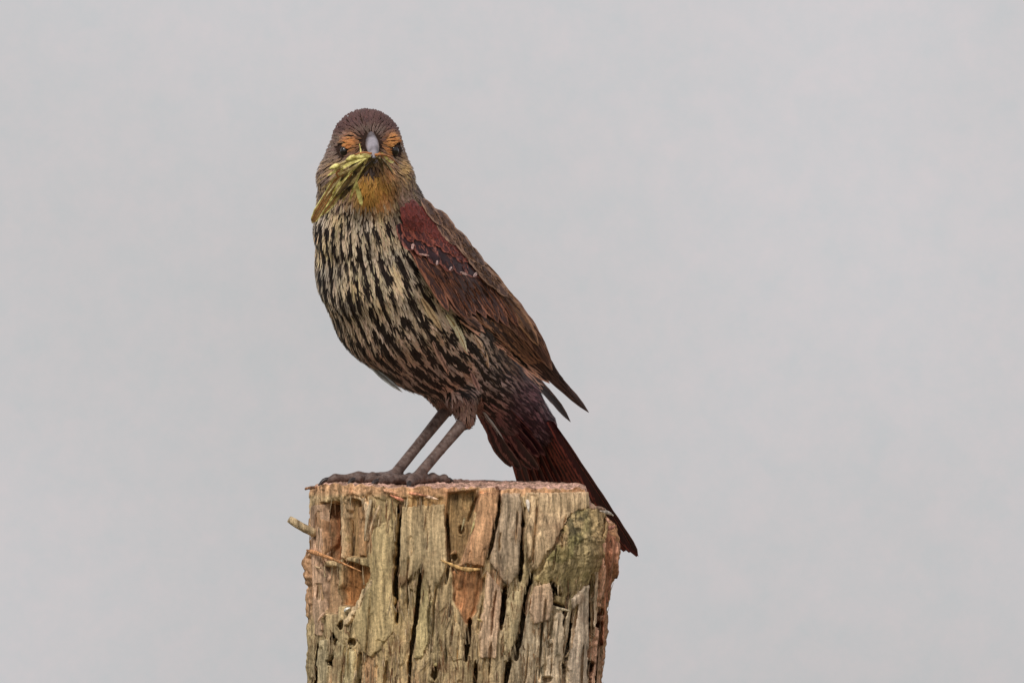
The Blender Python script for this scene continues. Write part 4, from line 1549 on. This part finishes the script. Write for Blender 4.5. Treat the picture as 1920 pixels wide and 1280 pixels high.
for ex, ey, sx in [(648, 286, 1), (741, 285, -1)]:
    d0 = float(ray_depth(np.array([ex]), np.array([ey]))[0])
    ec = pt(ex, ey, d0 + 4.0)
    V, F = ball(ec - np.array([0, 3.0, 0]), 9.6, squash=(0.86, 1, 1.1))
    eye = mesh_obj("eye", V, F, MAT_EYE, bird)
    nn = grad(ec[None])[0]
    a1 = norm(np.cross(nn, np.array([0, 0, 1.0])))
    a2 = np.cross(nn, a1)
    t = np.linspace(0, 2 * np.pi, 25)
    ring = ec + nn * 3.0 + a1 * (9.4 * np.cos(t))[:, None] * 0.92 + a2 * (10.4 * np.sin(t))[:, None]
    tube_obj("eyelid", ring, 2.1, MAT_LID, eye, 6)


def bill_part(name, pts, wid, hgt, mat, keel):
    P = curve(pts, 14)
    s = np.linspace(0, 1, 14)
    w = np.interp(s, np.linspace(0, 1, len(wid)), wid)
    h = np.interp(s, np.linspace(0, 1, len(hgt)), hgt)
    T = norm(np.gradient(P, axis=0))
    A = norm(np.cross(T, np.array([0, 0, 1.0])))
    B = np.cross(A, T)
    a = np.linspace(0, 2 * np.pi, 18, endpoint=False)
    cs, sn_ = np.cos(a), np.sin(a)
    up = np.where(sn_ * keel > 0, np.abs(sn_) ** 1.15, np.abs(sn_) ** 0.8 * 0.35) * np.sign(sn_)
    ring = P[:, None] + A[:, None] * (w[:, None] * (np.sign(cs) * np.abs(cs) ** 0.9)[None])[..., None] + B[:, None] * (h[:, None] * up[None])[..., None]
    V = np.vstack([ring.reshape(-1, 3), P[-1] + T[-1] * 1.0])
    F = []
    for i in range(13):
        for j in range(18):
            k = (j + 1) % 18
            F.append((i * 18 + j, i * 18 + k, (i + 1) * 18 + k, (i + 1) * 18 + j))
    me = bpy.data.meshes.new(name)
    me.from_pydata([tuple(q * S) for q in V], [], F + [(13 * 18 + j, 13 * 18 + (j + 1) % 18, 14 * 18) for j in range(18)])
    me.polygons.foreach_set("use_smooth", np.ones(len(me.polygons), dtype=bool))
    me.materials.append(mat)
    o = bpy.data.objects.new(name, me)
    col.objects.link(o)
    o.parent = bird
    return o


bill_part("upper_mandible", [pt(697, 262, -205), pt(699, 270, -245), pt(702, 284, -285), pt(704, 300, -318)], [7, 10.5, 13, 10.5, 3.0], [15, 16, 14, 10, 3], MAT_BILL, 1)
bill_part("lower_mandible", [pt(698, 296, -205), pt(700, 300, -240), pt(703, 305, -275), pt(705, 309, -306)], [15, 13, 10, 6, 2.0], [13, 11, 8, 5, 2], MAT_BILL2, -1)

UM = [o for o in bpy.data.objects if o.name == "upper_mandible"][0]
for nx in (-1, 1):
    V, F = ball(pt(698 + nx * 9.5, 266, -236), 3.4, 10, 8, (0.6, 1.6, 0.7))
    mesh_obj("nostril", V, F, MAT_CLAW, UM)
# ------------------------------------------------------------------ legs and feet
HEAD2 = np.array([-0.67, -0.74])


def top_py(px, d):
    """photo row of the sawn top under a point of the bird's own upright frame"""
    return np.interp(px, TX, TY) - (d + 230) * (SLOPE - SIN) + 0.5


def make_leg(hock, foot, thick, toes):
    segs = [([hock + np.array([6, 6, 14]), hock, lerp(hock, foot, 0.5), foot], [12, 12, 9.8, 10.4])]
    claws = []
    for ang, ln in toes:
        a = math.radians(ang)
        dv = np.array([HEAD2[0] * math.cos(a) - HEAD2[1] * math.sin(a), HEAD2[0] * math.sin(a) + HEAD2[1] * math.cos(a)])
        pts, rad = [foot.copy()], [9.5]
        for s, up, r in [(0.2, 12.5, 9.2), (0.4, 11.0, 8.4), (0.54, 13.5, 9.0), (0.74, 8.5, 7.4), (0.9, 10.5, 8.0), (1.0, 7.0, 5.8)]:
            q = foot[:2] + dv * ln * s
            # the toe dips over the rim of the post where it runs out of wood
            z = CYP - top_py(q[0] + CXP, q[1])
            out = max(0.0, -(q[0] + CXP) + 592)
            pts.append(np.array([q[0], q[1], z + up - out * 0.8]))
            rad.append(r * thick)
        segs.append((pts, rad))
        e, e0 = pts[-1], pts[-2]
        td = norm(e - e0)
        claws.append([e - td * 4, e + td * 9 + np.array([0, 0, 3.0]), e + td * 19 - np.array([0, 0, 3.0]), e + td * 25 - np.array([0, 0, 12.0])])
    allp = np.vstack([np.array(p) for p, _ in segs])

    def f(p):
        d = None
        for P, R in segs:
            e = chain_sdf(p, [np.asarray(x) for x in P], R, 2.0)
            d = e if d is None else smin(d, e, 5.0)
        return d
    V, Q = surface_nets(f, allp.min(0) - 18, allp.max(0) + 18, 2.6)
    leg = mesh_obj("leg", V, Q, MAT_LEG, bird)
    for c in claws:
        tube_obj("claw", curve(c, 9), [4.8, 4.9, 4.6, 4.2, 3.6, 3.0, 2.3, 1.5, 0.5], MAT_CLAW, leg, 8)


fn = pt(779, 0, -66)
fn[2] = CYP - top_py(779, -66) + 12
ff_ = pt(738, 0, -26)
ff_[2] = CYP - top_py(738, -26) + 16
make_leg(pt(872, 788, 26), fn, 1.0, [(4, 112), (-30, 98), (36, 96), (178, 86)])
make_leg(pt(838, 767, 78), ff_, 1.0, [(2, 112), (-32, 126), (30, 96), (176, 76)])

# ------------------------------------------------------------------ the insect in the beak
bug = empty("insect", FOOT, (PHI, 0, 0))
tag(bug, "straw yellow winged insect held crosswise in the bird's beak", "insect")


def strip(name, pts, w, mat, nu=5, nv=16, twist=0.0, fold=0.25, prof=None, veins=()):
    """curved blade with a lengthwise fold, thickened by a second skin"""
    P = curve(pts, nv)
    s = np.linspace(0, 1, nv)
    pr = np.interp(s, *(prof or ([0, 0.25, 0.7, 0.92, 1], [0.35, 0.9, 1.0, 0.7, 0.12]))) * w
    T = norm(np.gradient(P, axis=0))
    B = norm(np.cross(T, np.array([0.2 + twist, -1, 0.1])))
    N = np.cross(B, T)
    u = np.linspace(-1, 1, nu)
    rag = 1 + 0.14 * (rng.random((nv, nu)) - 0.5)
    V = P[:, None] + B[:, None] * (pr[:, None] * u[None] * rag)[..., None] + N[:, None] * (fold * pr[:, None] * (np.abs(u)[None] - 0.5) + 0.2 * pr[:, None] * np.cos(u * 9)[None])[..., None]
    V2 = V + np.array([0, 1.4, 0])
    F = grid_faces(nu, nv)
    me_o = mesh_obj(name, np.vstack([V.reshape(-1, 3), V2.reshape(-1, 3)]), np.vstack([F, F[:, ::-1] + nu * nv]), mat, bug)
    if veins:
        for uu in veins:
            vp = P + B * (pr * uu)[:, None] - np.array([0, 1.6, 0])
            tube_obj("vein", vp[1:-1], np.linspace(1.3, 0.7, nv - 2), MAT_IYEL if abs(uu) > 0.7 else MAT_ILEG, me_o, 5)
    return me_o


strip("wing", [pt(652, 322, -292), pt(636, 340, -272), pt(615, 374, -246), pt(598, 402, -232), pt(588, 420, -222)], 9, MAT_IWING, 9, 22, veins=(-0.92, -0.45, 0.1, 0.5, 0.9))
strip("wing", [pt(664, 326, -296), pt(648, 350, -272), pt(628, 380, -246), pt(606, 406, -230)], 6, MAT_IWING, 9, 22, twist=0.3, veins=(-0.9, 0.0, 0.85))
strip("wing", [pt(666, 334, -270), pt(670, 350, -262), pt(676, 368, -256), pt(681, 388, -248)], 4.6, MAT_IYEL, 5, 14)
strip("wing", [pt(690, 293, -312), pt(668, 302, -306), pt(648, 312, -300), pt(626, 320, -290)], 6, MAT_IWING, 7, 16, twist=0.6)
tube_obj("thorax", curve([pt(698, 296, -316), pt(682, 297, -314), pt(664, 299, -310), pt(652, 304, -304)], 12),
         [2.5, 3.6, 4.6, 4.0, 5.0, 4.4, 5.4, 4.8, 5.2, 4, 3, 1.5], MAT_IYEL, bug, 10)
tube_obj("head", curve([pt(640, 312, -300), pt(630, 316, -297), pt(620, 321, -292)], 6), [2, 4, 4.6, 3.8, 2.8, 1.2], MAT_IYEL, bug, 10)
tube_obj("abdomen", curve([pt(712, 297, -312), pt(694, 302, -306), pt(672, 322, -292), pt(652, 346, -276), pt(634, 370, -258)], 18),
         np.array([3, 4.4, 5.4, 5.0, 6.2, 5.4, 6.6, 5.6, 6.6, 5.6, 6.4, 5.2, 6.0, 5.0, 5.4, 4.2, 3.4, 1.6]), MAT_IDARK, bug, 10)
tube_obj("abdomen", curve([pt(706, 304, -300), pt(690, 318, -290), pt(672, 338, -276), pt(652, 362, -262), pt(640, 376, -250)], 16),
         np.array([2.6, 3.8, 4.6, 4.0, 5.0, 4.2, 5.2, 4.4, 5.2, 4.4, 5.0, 4.2, 4.6, 3.6, 2.8, 1.4]), MAT_IDARK, bug, 10)
for pts, r, mm in [([pt(680, 294, -316), pt(679, 284, -318), pt(677, 274, -312)], 1.8, MAT_IYEL),
                   ([pt(706, 294, -318), pt(722, 294, -306), pt(736, 300, -280), pt(748, 312, -254)], 2.4, MAT_ILEG),
                   ([pt(700, 292, -320), pt(684, 290, -322), pt(668, 294, -316)], 2.2, MAT_ILEG),
                   ([pt(690, 300, -316), pt(680, 308, -312), pt(666, 318, -304), pt(656, 330, -296)], 2.0, MAT_IYEL),
                   ([pt(640, 322, -294), pt(634, 328, -290), pt(638, 336, -284)], 2.4, MAT_ILEG),
                   ([pt(716, 300, -304), pt(730, 316, -276), pt(738, 330, -252)], 2.0, MAT_IDARK)]:
    tube_obj("leg", curve(pts, 10), np.linspace(r, r * 0.5, 10), mm, bug, 6)

for k, (e, w_, mm) in enumerate([((618, 332, -280), 3.4, MAT_IYEL), ((610, 356, -262), 3.0, MAT_IWING), ((602, 386, -236), 3.2, MAT_IWING), ((644, 384, -244), 3.0, MAT_IWING),
                                 ((658, 378, -252), 2.6, MAT_IYEL), ((738, 324, -250), 2.2, MAT_IWING), ((626, 366, -258), 3.2, MAT_IYEL), ((728, 312, -278), 2.0, MAT_ILEG), ((742, 306, -262), 2.4, MAT_IYEL), ((720, 326, -276), 2.6, MAT_IDARK), ((640, 344, -276), 2.8, MAT_IDARK)]):
    a_ = pt(694 + 14 * (k in (5, 7, 8, 9)), 297, -318)
    e_ = pt(*e)
    m1 = lerp(a_, e_, 0.35) + np.array([rng.normal() * 3, -6, 7 + rng.normal() * 3])
    m2 = lerp(a_, e_, 0.7) + np.array([rng.normal() * 3, -4, 4 + rng.normal() * 3])
    strip("wing" if w_ > 2.9 else "leg", [a_, m1, m2, e_], w_, mm, 5, 14, twist=0.4 * rng.normal())
